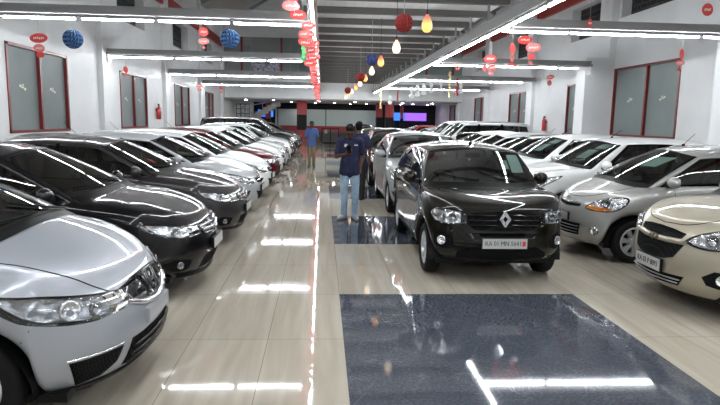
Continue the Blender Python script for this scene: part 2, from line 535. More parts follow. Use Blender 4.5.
def emblem_bm(kind,s):
    bm=bmesh.new()   # in plane x,y ; thickness z
    def bar(a,b,wd,th=.012):
        a=Vector((*a,0)); b=Vector((*b,0)); d=b-a; ang=math.atan2(d.y,d.x)
        bx(bm,(a+b)/2+Vector((0,0,th/2)),(d.length+wd*.5,wd,th),Matrix.Rotation(ang,4,'Z'))
    def ring(pts,wd):
        n=len(pts)
        for i in range(n): bar(pts[i],pts[(i+1)%n],wd)
    if kind=='H':
        a=s*.5
        ring([(-a,-a*.75),(-a*.8,-a),(a*.8,-a),(a,-a*.75),(a*1.1,a*.8),(a*.9,a),(-a*.9,a),(-a*1.1,a*.8)],s*.09)
        bar((-a*.5,-a*.7),(-a*.72,a*.75),s*.16); bar((a*.5,-a*.7),(a*.72,a*.75),s*.16); bar((-a*.5,0),(a*.5,0),s*.16)
    elif kind=='diamond':
        for f,wd in ((1,s*.13),(.62,s*.10)):
            ring([(0,-s*.62*f),(s*.42*f,0),(0,s*.62*f),(-s*.42*f,0)],wd)
        bar((-s*.42,0),(-s*.2,-s*.3),s*.12)
    elif kind=='bowtie':
        bx(bm,(0,0,.006),(s*1.5,s*.34,.012),Matrix.Rotation(.0,4,'Z')); bx(bm,(0,0,.007),(s*.52,s*.62,.016))
    elif kind=='oval':
        ring([(s*.62*math.cos(t*PI/8),s*.36*math.sin(t*PI/8)) for t in range(16)],s*.08)
        bar((-s*.22,-s*.24),(-s*.12,s*.24),s*.1); bar((s*.12,-s*.24),(s*.22,s*.24),s*.1); bar((-s*.15,-.01),(s*.15,.01),s*.08)
    elif kind=='S':
        bar((s*.4,s*.42),(-s*.4,s*.2),s*.14); bar((-s*.4,s*.2),(s*.4,-s*.2),s*.14); bar((s*.4,-s*.2),(-s*.4,-s*.42),s*.14)
    elif kind=='ring':
        ring([(s*.5*math.cos(t*PI/10),s*.5*math.sin(t*PI/10)) for t in range(20)],s*.08); bar((-s*.4,0),(s*.4,0),s*.1)
    return bm
def orient(loc,nor,up=Vector((0,0,1))):
    z=nor.normalized(); x=up.cross(z); x.normalize(); y=z.cross(x)
    return Matrix.Translation(loc)@Matrix((x,y,z)).transposed().to_4x4()
def place_bm(bm,T): bmesh.ops.transform(bm,matrix=T,verts=bm.verts)
def merge_text(bm_or_none,txt,size,T,name,parent,m,ext=.0015,bold=.0):
    me=text_mesh(txt,size,ext,bold=bold); me.transform(T); me.materials.clear(); return link(name,me,parent,m)
def plate(c,root,zc,txt,tilt=0,wd=.46,ht=.12,off=.025,s=0,mark=False,pm='plate',ink='ink'):
    loc,nor=hit(c,'w',s,zc); n=Vector((nor.x,nor.y,0)).normalized() if abs(s)<.05 else Vector((nor.x,nor.y,0)).normalized()
    T=orient(loc+n*off,n)
    bm=bmesh.new(); bx(bm,(0,0,-.008),(wd+.012,ht+.012,.03),bev=.004,mi=1); bx(bm,(0,0,.008),(wd,ht,.004)); place_bm(bm,T)
    o=bm_obj('number_plate',bm,[M[pm],M['black' if pm=='plate' else pm]],root)
    if txt:
        merge_text(None,txt,ht*.66,T@Matrix.Translation((-.018 if mark else 0,0,.0115))@Matrix.Diagonal((.84,1,1,1)),'plate_lettering',o,M[ink],bold=0)
        if mark:
            bm=bmesh.new(); bx(bm,(wd*.5-.035,0,.0118),(.035,ht*.5,.002)); place_bm(bm,T); bm_obj('plate_mark',bm,M['redink'],o)
    return o
# ------------------------------------------------------------------ dressing a car
def build_car(P,name):
    c=build_body(P); root=empty(name)
    L,W,H=P['L'],P['W'],P['H']; w=W/2; X=lambda u:L/2-u
    PM=M['paint0']
    parts=split(c)
    def solid(o,th,off=-1):
        md=o.modifiers.new('t','SOLIDIFY'); md.thickness=th; md.offset=off; md.material_offset=1; md.material_offset_rim=0; return md
    body=bm_obj('body',parts['paint'],[PM,M['trim']],root,norm=False); solid(body,.02)
    ws=bm_obj('windscreen',parts['ws'],[M['glass']],root,norm=False)
    # dark frit border inside the windscreen edge
    bm=bmesh.new(); bm.from_mesh(ws.data)
    inner=bmesh.ops.inset_region(bm,faces=bm.faces,thickness=.028,use_boundary=True,use_even_offset=False)
    ring=set(inner['faces']); 
    keep=[f for f in bm.faces if f in ring]
    bmesh.ops.delete(bm,geom=[f for f in bm.faces if f not in ring],context='FACES')
    for v in bm.verts: v.co+=v.normal*.0025
    fr=bm_obj('windscreen_seal',bm,[M['black']],ws,norm=False)
    # side glass, one object per pane
    for key,nm,mm in (('side','side_window',M['sideglass']),('rear','rear_window',M['sideglass']),('pillar','window_frame',M['gloss_black']),('black','cowl_trim',M['black'])):
        if key not in parts: continue
        bm=parts[key]
        # split loose islands
        left=set(bm.faces)
        while left:
            st=[left.pop()]; isl=set(st)
            while st:
                f=st.pop()
                for e in f.edges:
                    for g in e.link_faces:
                        if g in left: left.discard(g); isl.add(g); st.append(g)
            b2=bmesh.new(); vm={}
            for f in isl:
                vs=[]
                for v in f.verts:
                    if v not in vm: vm[v]=b2.verts.new(v.co)
                    vs.append(vm[v])
                g=b2.faces.new(vs); g.smooth=True
            if len(b2.faces)<4 and key=='side': b2.free(); continue
            bm_obj(nm,b2,[mm],root,norm=False)
        bm.free()
    # floor pan, arch liners
    bm=bmesh.new(); span(bm,(X(L-.35),-w+.12,.19),(X(.3),w-.12,.24))
    bm_obj('floor_pan',bm,[M['black']],root)
    for ua in (c.uF,c.uR):
        for sg in (1,-1):
            bm=bmesh.new(); pr=[]
            r=c.Ra+.012
            rows=[]
            for k in range(0,19):
                a=PI*k/18
                rows.append([bm.verts.new((X(ua)+r*math.cos(a),sg*yy,P['R']-.06+r*math.sin(a)+.0)) for yy in (w-.33,w-.035)])
            for p,q in zip(rows,rows[1:]): bm.faces.new((p[0],p[1],q[1],q[0]))
            bm.faces.new([r_[0] for r_ in rows])
            bm_obj('arch_liner',bm,[M['black']],root)
    # wheels
    Rw=P['R']; ty,rm=wheel_meshes(Rw,P.get('tw',.17),P.get('wheel','cap'),P.get('spokes',7))
    for ua in (c.uF,c.uR):
        for sg in (1,-1):
            o=bpy.data.objects.new('wheel',ty); COL.objects.link(o); o.parent=root
            o.location=(X(ua),sg*(w-P.get('tw',.17)/2-.035),Rw); o.rotation_euler=(0,random.random()*6 if 1 else 0,0 if sg>0 else PI)
            r=bpy.data.objects.new('rim',rm); COL.objects.link(r); r.parent=o
    # cabin
    zs=c.zs(L*.5); u0=c.u0; wi=w-.16
    bm=bmesh.new(); zc=P['cowl']
    span(bm,(X(u0+.62),-wi,.55),(X(u0+.16),wi,zc-.05),bev=.04)
    span(bm,(X(u0+.66),-wi*.15-.0,.4),(X(u0+.3),wi*.15,zc-.1),bev=.02)
    sph(bm,(X(u0+.6),-.36,zc-.03),(.12,.2,.05))
    bm_obj('dashboard',bm,[M['trim']],root)
    bm=bmesh.new(); cx=X(u0+.78); cy=-.36; cz=zc-.02
    rot=Matrix.Translation((cx,cy,cz))@Matrix.Rotation(R(-62),4,'Y')
    ring=[]
    for k in range(24):
        a=2*PI*k/24; row=[]
        for j in range(6):
            b=2*PI*j/6; rr=.185+.014*math.cos(b); row.append(bm.verts.new(rot@Vector((rr*math.cos(a),rr*math.sin(a),.014*math.sin(b)))))
        ring.append(row)
    for k in range(24):
        for j in range(6): bm.faces.new((ring[k][j],ring[k][(j+1)%6],ring[(k+1)%24][(j+1)%6],ring[(k+1)%24][j]))
    for a in (0,120,240):
        q=rot@Vector((.18*math.cos(R(a+90)),.18*math.sin(R(a+90)),0)); cyl(bm,(cx,cy,cz),q,.014,6)
    sph(bm,(cx,cy,cz),(.03,.05,.05))
    bm_obj('steering_wheel',bm,[M['trim']],root,smooth=True)
    us=u0+1.25
    def seat(yc,wd,uu,hr):
        bm=bmesh.new()
        bx(bm,(X(uu),yc,.50),(.5,wd,.18),bev=.05)
        bx(bm,(X(uu+.30),yc,.82),(.14,wd,.62),Matrix.Rotation(R(-14),4,'Y'),bev=.05)
        for h in hr:
            bx(bm,(X(uu+.40),yc+h,min(1.2,H-.27)),(.09,.24,.17),Matrix.Rotation(R(-12),4,'Y'),bev=.04)
        bm_obj('seat',bm,[M['seat']],root,smooth=False)
    seat(.36,.46,us,(0,)); seat(-.36,.46,us,(0,))
    if us+.85<L-.6: seat(0,1.15 if W<1.6 else 1.25,min(us+.85,L-.75),(-.33,.33))
    # rear-view mirror
    bm=bmesh.new(); um=u0+.55*(P['gh'][2]-u0)+.25; zt=sinterp(P['roof'],P['gh'][2]+.1)-.13
    bx(bm,(X(P['gh'][2]+.06),0,zt),(.03,.2,.06),bev=.01); bm_obj('rear_view_mirror',bm,[M['black']],root)
    # door mirrors
    um=c.uA+P.get('mir_u',.12)
    for sg in (1,-1):
        zb_=c.zs(um)+.03
        mw=P.get('mir',(.075,.105,.07))
        bm=bmesh.new(); sph(bm,(X(um),sg*(w+.055),zb_+.05),mw,18,12)
        for v in bm.verts:
            if v.co.x<X(um)-.02: v.co.x=X(um)-.02
        o=bm_obj('door_mirror',bm,[PM if P.get('mir_paint',True) else M['black']],root,smooth=True)
        bm=bmesh.new(); bx(bm,(X(um)-.022,sg*(w+.055),zb_+.05),(.006,.17,.105),bev=.002); bm_obj('mirror_glass',bm,[M['chrome']],o)
        bm=bmesh.new(); bx(bm,(X(um)+.01,sg*(w-.03),zb_+.0),(.07,.16,.045),bev=.01); bm_obj('mirror_arm',bm,[M['black']],o)
    # door handles, panel gaps
    zsl=c.zs(L*.5)
    pB=P['pillars'][0]; ub=(pB[0]+pB[1])/2; uA=c.uA
    uD=P.get('door0',c.uF+c.Ra+.1)
    for sg in (1,-1):
        for uh in (ub-.12,P.get('h2',c.uR-.25)):
            p,n=hit(c,'u',uh,zsl-.12,sg); bm=bmesh.new(); bx(bm,p+n*.02,(.17,.022,.028),bev=.008)
            bm_obj('door_handle',bm,[M['chrome'] if P.get('chrome_handle') else PM],root)
    bm=bmesh.new()
    for sg in (1,-1):
        zA=c.zs(uD)-.02
        line_bm(c,[(uD,.24),(uD,.5),(uD+.01,zA)],'u',sg,bm=bm)
        line_bm(c,[(ub,.24),(ub+.01,.6),(ub+.01,zsl)],'u',sg,bm=bm)
        ur=P.get('doorR',c.uR-.12); 
        line_bm(c,[(ub+.8 if ub+.8<c.uR-c.Ra-.03 else c.uR-c.Ra-.03,.24),(c.uR-c.Ra-.02,.45),(c.uR-c.Ra+.08,.66),(ur,zsl-.08),(ur+.02,zsl)],'u',sg,bm=bm)
        line_bm(c,[(uD,.24),(c.uR-c.Ra-.03,.24)],'u',sg,bm=bm)
        # bonnet edge
        hb=P.get('hood_line')
        if hb: line_bm(c,hb,'t',sg,wd=.010,bm=bm,smooth=4,step=.06)
        if P.get('bumper_line'): line_bm(c,P['bumper_line'],'w',sg,wd=.007,bm=bm,step=.05)
    bm_obj('panel_gaps',bm,[M['black']],root,norm=False)
    if P.get('strips'):
        for sg in (1,-1):
            bm=line_bm(c,P['strips'],'u',sg,wd=.035,off=.002,sk=.014); bm_obj('side_moulding',bm,[M[P.get('strip_mat','black')]],root,norm=False)
    # wipers
    for yb,ye in ((-.05,-.62*w/.85),(.42,-.05)):
        bm=bmesh.new(); pts=[]
        for k in range(7):
            t=k/6; u=u0+.03+.10*(1-t)*0+ .05+.22*t*t*.6+.03*abs(yb+(ye-yb)*t); p,n=hit(c,'t',u,yb+(ye-yb)*t,1); pts.append(p+n*.014)
        for a,b in zip(pts,pts[1:]): cyl(bm,a,b,.0075,6)
        bm_obj('wiper',bm,[M['black']],root)
    # tail lamps and rear plate
    for sg in (1,-1):
        zt=c.zs(L-.1)
        p0=X(L)
        def rear(y,z):
            loc,nor,i,_=c.bvh.ray_cast(Vector((p0-1,y,z)),Vector((1,0,0)),3)
            return loc,nor
        bm=bmesh.new(); g=[]
        for a in range(5):
            row=[]
            for b in range(5):
                y=sg*(w-.34+.27*a/4); z=zt-.32+.24*b/4; l,n=rear(y,z)
                if l is None: l=Vector((p0+.12,y,z)); n=Vector((-1,0,0))
                row.append(bm.verts.new(l+Vector((-.012,0,0))))
            g.append(row)
        for a in range(4):
            for b in range(4): bm.faces.new((g[a][b],g[a+1][b],g[a+1][b+1],g[a][b+1]))
        o=bm_obj('tail_lamp',bm,[M['redlens']],root,smooth=True); md=o.modifiers.new('t','SOLIDIFY'); md.thickness=.012
    # ---------------- front
    for f in P['front']:
        kind=f[0]
        if kind=='patch':
            _,nm,poly,mode,mt,kw=f
            kw=dict(kw); both=kw.pop('both',False); sub=kw.pop('sub',None)
            for sg in ((1,-1) if both else (1,)):
                bm=patch_bm(c,poly,mode,sg,**kw)
                o=bm_obj(nm,bm,[PM if mt=='paint' else M[mt]],root,norm=False)
                c.last=o
        elif kind=='bars':   # horizontal bars in a polygon on the nose: list of polylines
            _,nm,lines,mt,wd,off,sk=f
            for ln in lines:
                bm=line_bm(c,ln,'w',1,wd=wd,off=off,sk=sk,step=.05); bm_obj(nm,bm,[PM if mt=='paint' else M[mt]],root,norm=False)
        elif kind=='head':
            _,poly,kw=f
            for sg in (1,-1):
                pl=cr_spline(poly,4) if kw.get('smooth') else poly
                bm=patch_bm(c,pl,'w',sg,off=.004,step=.035)
                hl=bm_obj('headlight',bm,[M['gloss_black']],root,norm=False)
                bm=patch_bm(c,shrink(pl,kw.get('sh',.86)),'w',sg,off=.008,step=.03)
                bm_obj('reflector',bm,[M[kw.get('rmat','reflector')]],hl,norm=False)
                for (s,z,r,mt) in kw.get('bulbs',()):
                    p,n=hit(c,'w',s,z,sg); bm=bmesh.new(); n2=Vector((n.x,n.y,n.z*.3)).normalized()
                    T=orient(p+n2*.010,n2)
                    lathe(bm,[(.001,-.004),(r*.5,0),(r*.8,.008),(r,.018),(r*1.08,.016),(r*1.12,-.005)],axis='Z',seg=20); place_bm(bm,T)
                    bm_obj('lamp_bowl',bm,[M[mt]],hl,smooth=True)
                for ap in kw.get('amber',()):
                    bm=patch_bm(c,ap,'w',sg,off=.012,step=.03); bm_obj('indicator',bm,[M['amber']],hl,norm=False)
                for dk in kw.get('dark',()):
                    bm=patch_bm(c,dk,'w',sg,off=.011,step=.03); bm_obj('bezel',bm,[M['gloss_black']],hl,norm=False)
                bm=patch_bm(c,pl,'w',sg,off=.012,step=.03,bulge=(.016,.06),skirt=.016); bm_obj('lens',bm,[M['lens']],hl,norm=False)
        elif kind=='fog':
            _,s,z,r=f[:4]
            for sg in (1,-1):
                p,n=hit(c,'w',s,z,sg); n2=Vector((n.x,n.y*.6,0)).normalized(); T=orient(p+n2*.004,n2); bm=bmesh.new()
                lathe(bm,[(.001,.006),(r*.75,.010),(r*.8,.014),(r,.012),(r*1.05,-.02)],axis='Z',seg=20); place_bm(bm,T)
                bm_obj('fog_lamp',bm,[M['reflector'] if len(f)<5 else M[f[4]]],root,smooth=True)
        elif kind=='badge':
            _,k2,s,z,size,mt=f
            p,n=hit(c,'w',s,z,1); n=Vector((n.x,n.y,n.z*.8)).normalized(); bm=emblem_bm(k2,size); place_bm(bm,orient(p+n*.018,n)); bm_obj('badge',bm,[M[mt]],root)
        elif kind=='plate':
            plate(c,root,f[1],f[2],**f[3])
    for x in P.get('extra',()):
        if x=='rails':
            for sg in (1,-1):
                bm=bmesh.new(); a=P['gh'][2]+.25; b=P['gh'][3]-.15; pts=[]
                for k in range(9):
                    u=a+(b-a)*k/8; p,n=hit(c,'t',u,w-.235,sg); pts.append(Vector((p.x,p.y,p.z+(.045 if 0<k<8 else .0))))
                for p,q in zip(pts,pts[1:]): cyl(bm,p,q,.016,8)
                bm_obj('roof_rail',bm,[M['rim'] if P.get('railc')!='black' else M['black']],root,smooth=True)
        if x[0]=='antenna':
            _,u,y,ln,tilt=x
            p,n=hit(c,'t',u,abs(y),1 if y>=0 else -1); bm=bmesh.new(); cyl(bm,p,p+Vector((0,0,.025)),.02,10); cyl(bm,p+Vector((0,0,.02)),p+Vector((-ln*math.sin(tilt),0,ln*math.cos(tilt))),.004,6); bm_obj('aerial',bm,[M['black']],root)
        if x=='paper' or x[0]=='paper':
            # sheets of paper behind the windscreen
            for (y0,y1,z0,z1) in x[1]:
                bm=bmesh.new(); g=[]
                for a in range(3):
                    row=[]
                    for b in range(3):
                        y=y0+(y1-y0)*a/2; z=z0+(z1-z0)*b/2
                        l,n,i,_=c.bvh.ray_cast(Vector((X(0)+1,y,z)),Vector((-1,0,0)),5); row.append(bm.verts.new(l-n*.012))
                    g.append(row)
                for a in range(2):
                    for b in range(2): bm.faces.new((g[a][b],g[a+1][b],g[a+1][b+1],g[a][b+1]))
                o=bm_obj('price_sheet',bm,[M['paper']],root); md=o.modifiers.new('t','SOLIDIFY'); md.thickness=.001
        if x[0]=='side_rep':
            for sg in (1,-1):
                p,n=hit(c,'u',x[1],x[2],sg); bm=bmesh.new(); sph(bm,p+n*.003,(.03,.008,.014),12,8); bm_obj('side_indicator',bm,[M['amber']],root,smooth=True)
        if x[0]=='visor':
            for sg in (1,-1):
                zz=H-.12; bm=line_bm(c,[(c.uA+.55,H-.165),(c.uA+1.2,H-.115),(P['gh'][3]-.6,H-.13)],'u',sg,wd=.07,off=.01,sk=.03,smooth=4)
                bm_obj('rain_visor',bm,[M['gloss_black']],root,norm=False)
    root['_p']=1; del root['_p']
    c.root=root
    return c
def ob_children(o): return [x for x in COL.objects if x.parent==o]
KIDS={}
def index_kids():
    KIDS.clear()
    for o in COL.objects:
        if o.parent: KIDS.setdefault(o.parent.name,[]).append(o)
def copy_tree(o,parent=None,sub=None):
    n=o.copy(); COL.objects.link(n)
    if parent: n.parent=parent
    if sub and n.type=='MESH':
        for i,s in enumerate(n.material_slots):
            if s.material==M['paint0']:
                s.link='OBJECT'; s.material=sub
    for ch in KIDS.get(o.name,[]): copy_tree(ch,n,sub)
    return n
def repaint(o,sub):
    if o.type=='MESH':
        for s in o.material_slots:
            if s.material==M['paint0']: s.link='OBJECT'; s.material=sub
    for ch in KIDS.get(o.name,[]): repaint(ch,sub)
def rings_std(noseTop=.16,noseB=.10,tail=.10,tb=.05):
    return [(0,noseB+.03,tb+.05,-.06),(.04,noseB,tb,-.035),(.14,.035,.02,-.012),(.3,.008,0,0),(.46,0,0,.0),(.60,.012,.005,.0),(.74,.035,.02,-.002),(.86,.075,.04,-.012),(.95,.12,.07,-.028),(1.0,noseTop,tail,-.048)]
M['paint0']=paint('showroom_paint',(.5,.5,.5))
SPEC={}
# ---- silver hatchback (front left)
SPEC['jazz']=dict(L=3.96,W=1.694,H=1.524,wb=2.53,fo=.80,R=.30,gap=.055,bF=.72,nF=2.3,sill=.2,lower_black=1,
    shoulder=[(0,.73),(.12,.79),(.5,.895),(.95,.965),(1.5,1.0),(2.6,1.04),(3.7,1.07),(3.96,1.07)],
    rings=rings_std(.15,.08),gh=(.68,3.80,1.60,3.55),bow=(.30,.16),cowl=1.06,crown=.045,
    roof=[(1.5,1.455),(2.0,1.505),(2.6,1.524),(3.2,1.50),(3.6,1.45)],pillars=[(1.40,1.46),(2.2,2.29),(3.05,3.13)],wb0=.80,wr=.60,mir_u=.42,wheel='alloy',spokes=6,
    hood_line=[(.075,.0),(.10,.3),(.20,.48),(.38,.60),(.62,.69),(.80,.73)],bumper_line=[(.98,.62),(1.06,.50),(1.10,.46)],
    front=[
     ('head',[(.36,.635),(.46,.608),(.70,.605),(.95,.64),(1.08,.70),(1.22,.82),(1.08,.805),(.85,.77),(.60,.735),(.38,.705)],dict(smooth=1,sh=.80,rmat='reflector_dark',bulbs=[(.78,.69,.05,'reflector'),(.63,.665,.033,'bulb')],dark=[[(.38,.65),(.50,.625),(.55,.70),(.40,.69)]])),
     ('patch','grille',[(-.42,.715),(-.38,.64),(-.2,.60),(0,.585),(.2,.60),(.38,.64),(.42,.715),(.2,.74),(0,.745),(-.2,.74)],'w','gloss_black',dict(off=.008)),
     ('bars','grille_bar',[[(-.37,.635),(-.20,.585),(0,.562),(.20,.585),(.37,.635)]],'chrome',.030,.012,.020),
     ('badge','H',0,.675,.145,'chrome'),
     ('patch','lower_grille',[(-.38,.42),(-.44,.27),(-.2,.24),(.2,.24),(.44,.27),(.38,.42),(.15,.43),(-.15,.43)],'w','mesh',dict(off=.004)),
     ('bars','lower_slat',[[(-.38,.37),(0,.385),(.38,.37)],[(-.4,.325),(0,.335),(.4,.325)],[(-.42,.285),(0,.29),(.42,.285)]],'gloss_black',.014,.008,.014),
     ('patch','air_vent',[(.80,.40),(.76,.255),(.60,.265),(.50,.32),(.46,.405)],'w','mesh',dict(both=True,off=.004)),
     ('bars','vent_trim',[[(.46,.42),(.64,.418),(.81,.415)],[(-.46,.42),(-.64,.418),(-.81,.415)]],'chrome',.012,.006,.010),
     ('patch','bumper_lip',[(-.95,.205),(-.6,.2),(0,.2),(.6,.2),(.95,.205),(.95,.25),(.5,.238),(0,.232),(-.5,.238),(-.95,.25)],'w','black',dict(off=.012)),
     ('plate',.50,'',dict(wd=.42,ht=.085,off=.004,pm='silver_plate',ink='channel_ink')),
    ],extra=[('antenna',3.4,0,.25,.9)])
# ---- black / grey sedan
SPEC['city']=dict(L=4.44,W=1.695,H=1.48,wb=2.60,fo=.88,R=.305,gap=.05,bF=.68,nF=2.4,sill=.2,
    shoulder=[(0,.72),(.12,.77),(.5,.86),(1.0,.925),(1.6,.965),(2.8,1.0),(3.7,1.03),(4.44,1.04)],
    rings=rings_std(.16,.08,.06),gh=(.95,3.90,1.80,3.10),bow=(.24,.16),bowr=(.16,.1),cowl=1.0,crown=.035,deck=1.06,
    roof=[(1.6,1.385),(2.1,1.455),(2.6,1.48),(3.1,1.455),(3.5,1.38)],pillars=[(2.30,2.39),(3.18,3.26)],wb0=.80,wr=.585,wheel='alloy',spokes=9,chrome_handle=True,
    hood_line=[(.18,.0),(.22,.3),(.34,.50),(.60,.64),(.90,.69),(1.06,.72)],bumper_line=[(.92,.60),(1.0,.50),(1.04,.46)],
    front=[
     ('head',[(.40,.605),(.60,.595),(.80,.62),(1.00,.68),(1.10,.755),(.90,.735),(.65,.705),(.42,.685)],dict(smooth=0,sh=.88,bulbs=[(.60,.645,.038,'bulb'),(.76,.66,.04,'bulb')])),
     ('patch','grille',[(-.42,.68),(-.36,.60),(-.2,.56),(0,.55),(.2,.56),(.36,.60),(.42,.68),(.2,.70),(0,.705),(-.2,.70)],'w','gloss_black',dict(off=.008)),
     ('bars','grille_bar',[[(-.40,.665),(-.2,.66),(0,.655),(.2,.66),(.40,.665)],[(-.36,.63),(-.18,.615),(0,.61),(.18,.615),(.36,.63)]],'chrome',.026,.014,.024),
     ('bars','grille_slat',[[(-.3,.585),(0,.575),(.3,.585)]],'chrome',.010,.010,.014),
     ('badge','H',0,.64,.13,'chrome'),
     ('patch','lower_grille',[(-.36,.38),(-.42,.27),(0,.25),(.42,.27),(.36,.38),(0,.39)],'w','mesh',dict(off=.004)),
     ('patch','fog_housing',[(.58,.38),(.62,.29),(.80,.29),(.90,.37),(.76,.41)],'w','mesh',dict(both=True,off=.004)),
     ('fog',.72,.345,.034,'reflector_dark'),
     ('bars','bumper_lip',[[(-.75,.245),(-.4,.225),(0,.22),(.4,.225),(.75,.245)]],'black',.03,.006,.03),
     ('plate',.47,'',dict(wd=.44,ht=.10)),
    ],extra=[('antenna',3.3,0,.06,.9)])
# ---- silver / white swept-lamp sedan
SPEC['verna']=dict(L=4.37,W=1.70,H=1.475,wb=2.57,fo=.86,R=.31,gap=.045,bF=.74,nF=2.25,sill=.2,
    shoulder=[(0,.70),(.12,.76),(.5,.86),(1.0,.93),(1.6,.975),(2.8,1.02),(3.6,1.05),(4.37,1.04)],
    rings=rings_std(.18,.09,.06),gh=(.93,3.9,1.8,3.1),bow=(.28,.16),bowr=(.16,.1),cowl=1.0,crown=.05,deck=1.07,
    roof=[(1.6,1.385),(2.1,1.45),(2.6,1.475),(3.1,1.45),(3.5,1.37)],pillars=[(2.28,2.36),(3.15,3.23)],wb0=.79,wr=.58,wheel='alloy',spokes=8,chrome_handle=True,
    hood_line=[(.18,.0),(.22,.3),(.36,.52),(.62,.64),(.90,.69),(1.05,.72)],bumper_line=[(.98,.62),(1.04,.50)],
    front=[
     ('head',[(.42,.575),(.58,.565),(.74,.60),(.92,.68),(1.18,.80),(1.05,.775),(.80,.725),(.58,.675),(.44,.64)],dict(smooth=1,sh=.84,bulbs=[(.62,.62,.045,'bulb'),(.78,.665,.035,'bulb')],dark=[[(.46,.60),(.52,.59),(.54,.64),(.48,.63)]])),
     ('patch','grille',[(-.34,.665),(-.27,.575),(0,.555),(.27,.575),(.34,.665),(0,.68)],'w','mesh',dict(off=.006)),
     ('bars','grille_bar',[[(-.33,.655),(0,.665),(.33,.655)],[(-.30,.615),(0,.61),(.30,.615)]],'chrome',.022,.010,.018),
     ('badge','oval',0,.70,.13,'chrome'),
     ('patch','lower_grille',[(-.40,.44),(-.26,.28),(0,.26),(.26,.28),(.40,.44),(.2,.415),(-.2,.415)],'w','mesh',dict(off=.004)),
     ('patch','fog_housing',[(.58,.46),(.66,.34),(.84,.38),(.92,.49)],'w','gloss_black',dict(both=True,off=.004)),
     ('fog',.74,.42,.036),
     ('plate',.48,'',dict(wd=.44,ht=.10)),
    ],extra=[('antenna',3.3,.0,.35,.75)])
# ---- small dark crossover hatch (centre)
SPEC['kwid']=dict(L=3.68,W=1.56,H=1.478,wb=2.42,fo=.69,R=.285,gap=.075,bF=.62,nF=2.7,bR=.4,sill=.26,lower_black=1,flare=.014,
    shoulder=[(0,.82),(.10,.885),(.4,.94),(.9,.965),(1.4,.975),(2.4,.99),(3.3,1.02),(3.68,1.02)],
    rings=[(0,.10,.08,-.05),(.04,.07,.05,-.02),(.14,.025,.02,0),(.3,.0,0,.0),(.46,0.01,0,.0),(.60,.02,.005,.0),(.74,.03,.02,-.0),(.88,.05,.04,-.008),(.96,.08,.07,-.022),(1.0,.11,.09,-.04)],
    gh=(.85,3.50,1.42,3.30),bow=(.26,.14),cowl=.97,crown=.035,wb0=.735,wr=.60,zedge=.07,
    roof=[(1.3,1.42),(1.7,1.465),(2.2,1.478),(2.8,1.462),(3.4,1.40)],pillars=[(2.0,2.09),(2.80,2.90)],wheel='cap',spokes=8,mir=(.07,.085,.075),mir_u=.15,mir_paint=True,black_frame=False,
    hood_line=[(.12,.0),(.15,.35),(.24,.56),(.5,.64),(.85,.68),(1.0,.70)],bumper_line=[(.80,.62),(.86,.55),(.90,.52)],door0=1.12,
    strips=[(1.14,.36),(1.8,.36),(2.6,.36)],
    front=[
     ('patch','grille',[(-.41,.775),(-.40,.67),(-.32,.61),(0,.60),(.32,.61),(.40,.67),(.41,.775),(.2,.80),(-.2,.80)],'w','mesh',dict(off=.006)),
     ('bars','grille_slat',[[(-.40,.76),(-.09,.76)],[(.09,.76),(.40,.76)],[(-.39,.71),(-.09,.71)],[(.09,.71),(.39,.71)],[(-.37,.66),(-.08,.66)],[(.08,.66),(.37,.66)]],'gloss_black',.026,.010,.022),
     ('head',[(.40,.675),(.44,.665),(.68,.655),(.80,.68),(.87,.765),(.80,.81),(.60,.815),(.42,.795)],dict(smooth=0,sh=.86,bulbs=[(.70,.735,.050,'bulb'),(.56,.73,.042,'bulb')],dark=[[(.41,.69),(.47,.68),(.48,.78),(.42,.78)]])),
     ('patch','lower_grille',[(-.50,.36),(-.52,.30),(0,.275),(.52,.30),(.50,.36),(.36,.43),(-.36,.43)],'w','mesh',dict(off=.006)),
     ('patch','bumper_panel',[(-.40,.575),(-.33,.515),(.33,.515),(.40,.575),(0,.580)],'w','gloss_black',dict(off=.008)),
     ('patch','fog_housing',[(.55,.53),(.53,.42),(.67,.38),(.79,.42),(.79,.53),(.67,.56)],'w','mesh',dict(both=True,off=.004)),
     ('fog',.68,.475,.048),
     ('badge','diamond',0,.725,.125,'chrome'),
     ('plate',.475,'KA 01 MN 5641',dict(wd=.475,ht=.105,off=.02,mark=True)),
    ],extra=[('antenna',1.62,.0,.13,.3),('paper',[(.40,.56,1.14,1.34),(.30,.38,1.18,1.28)])])
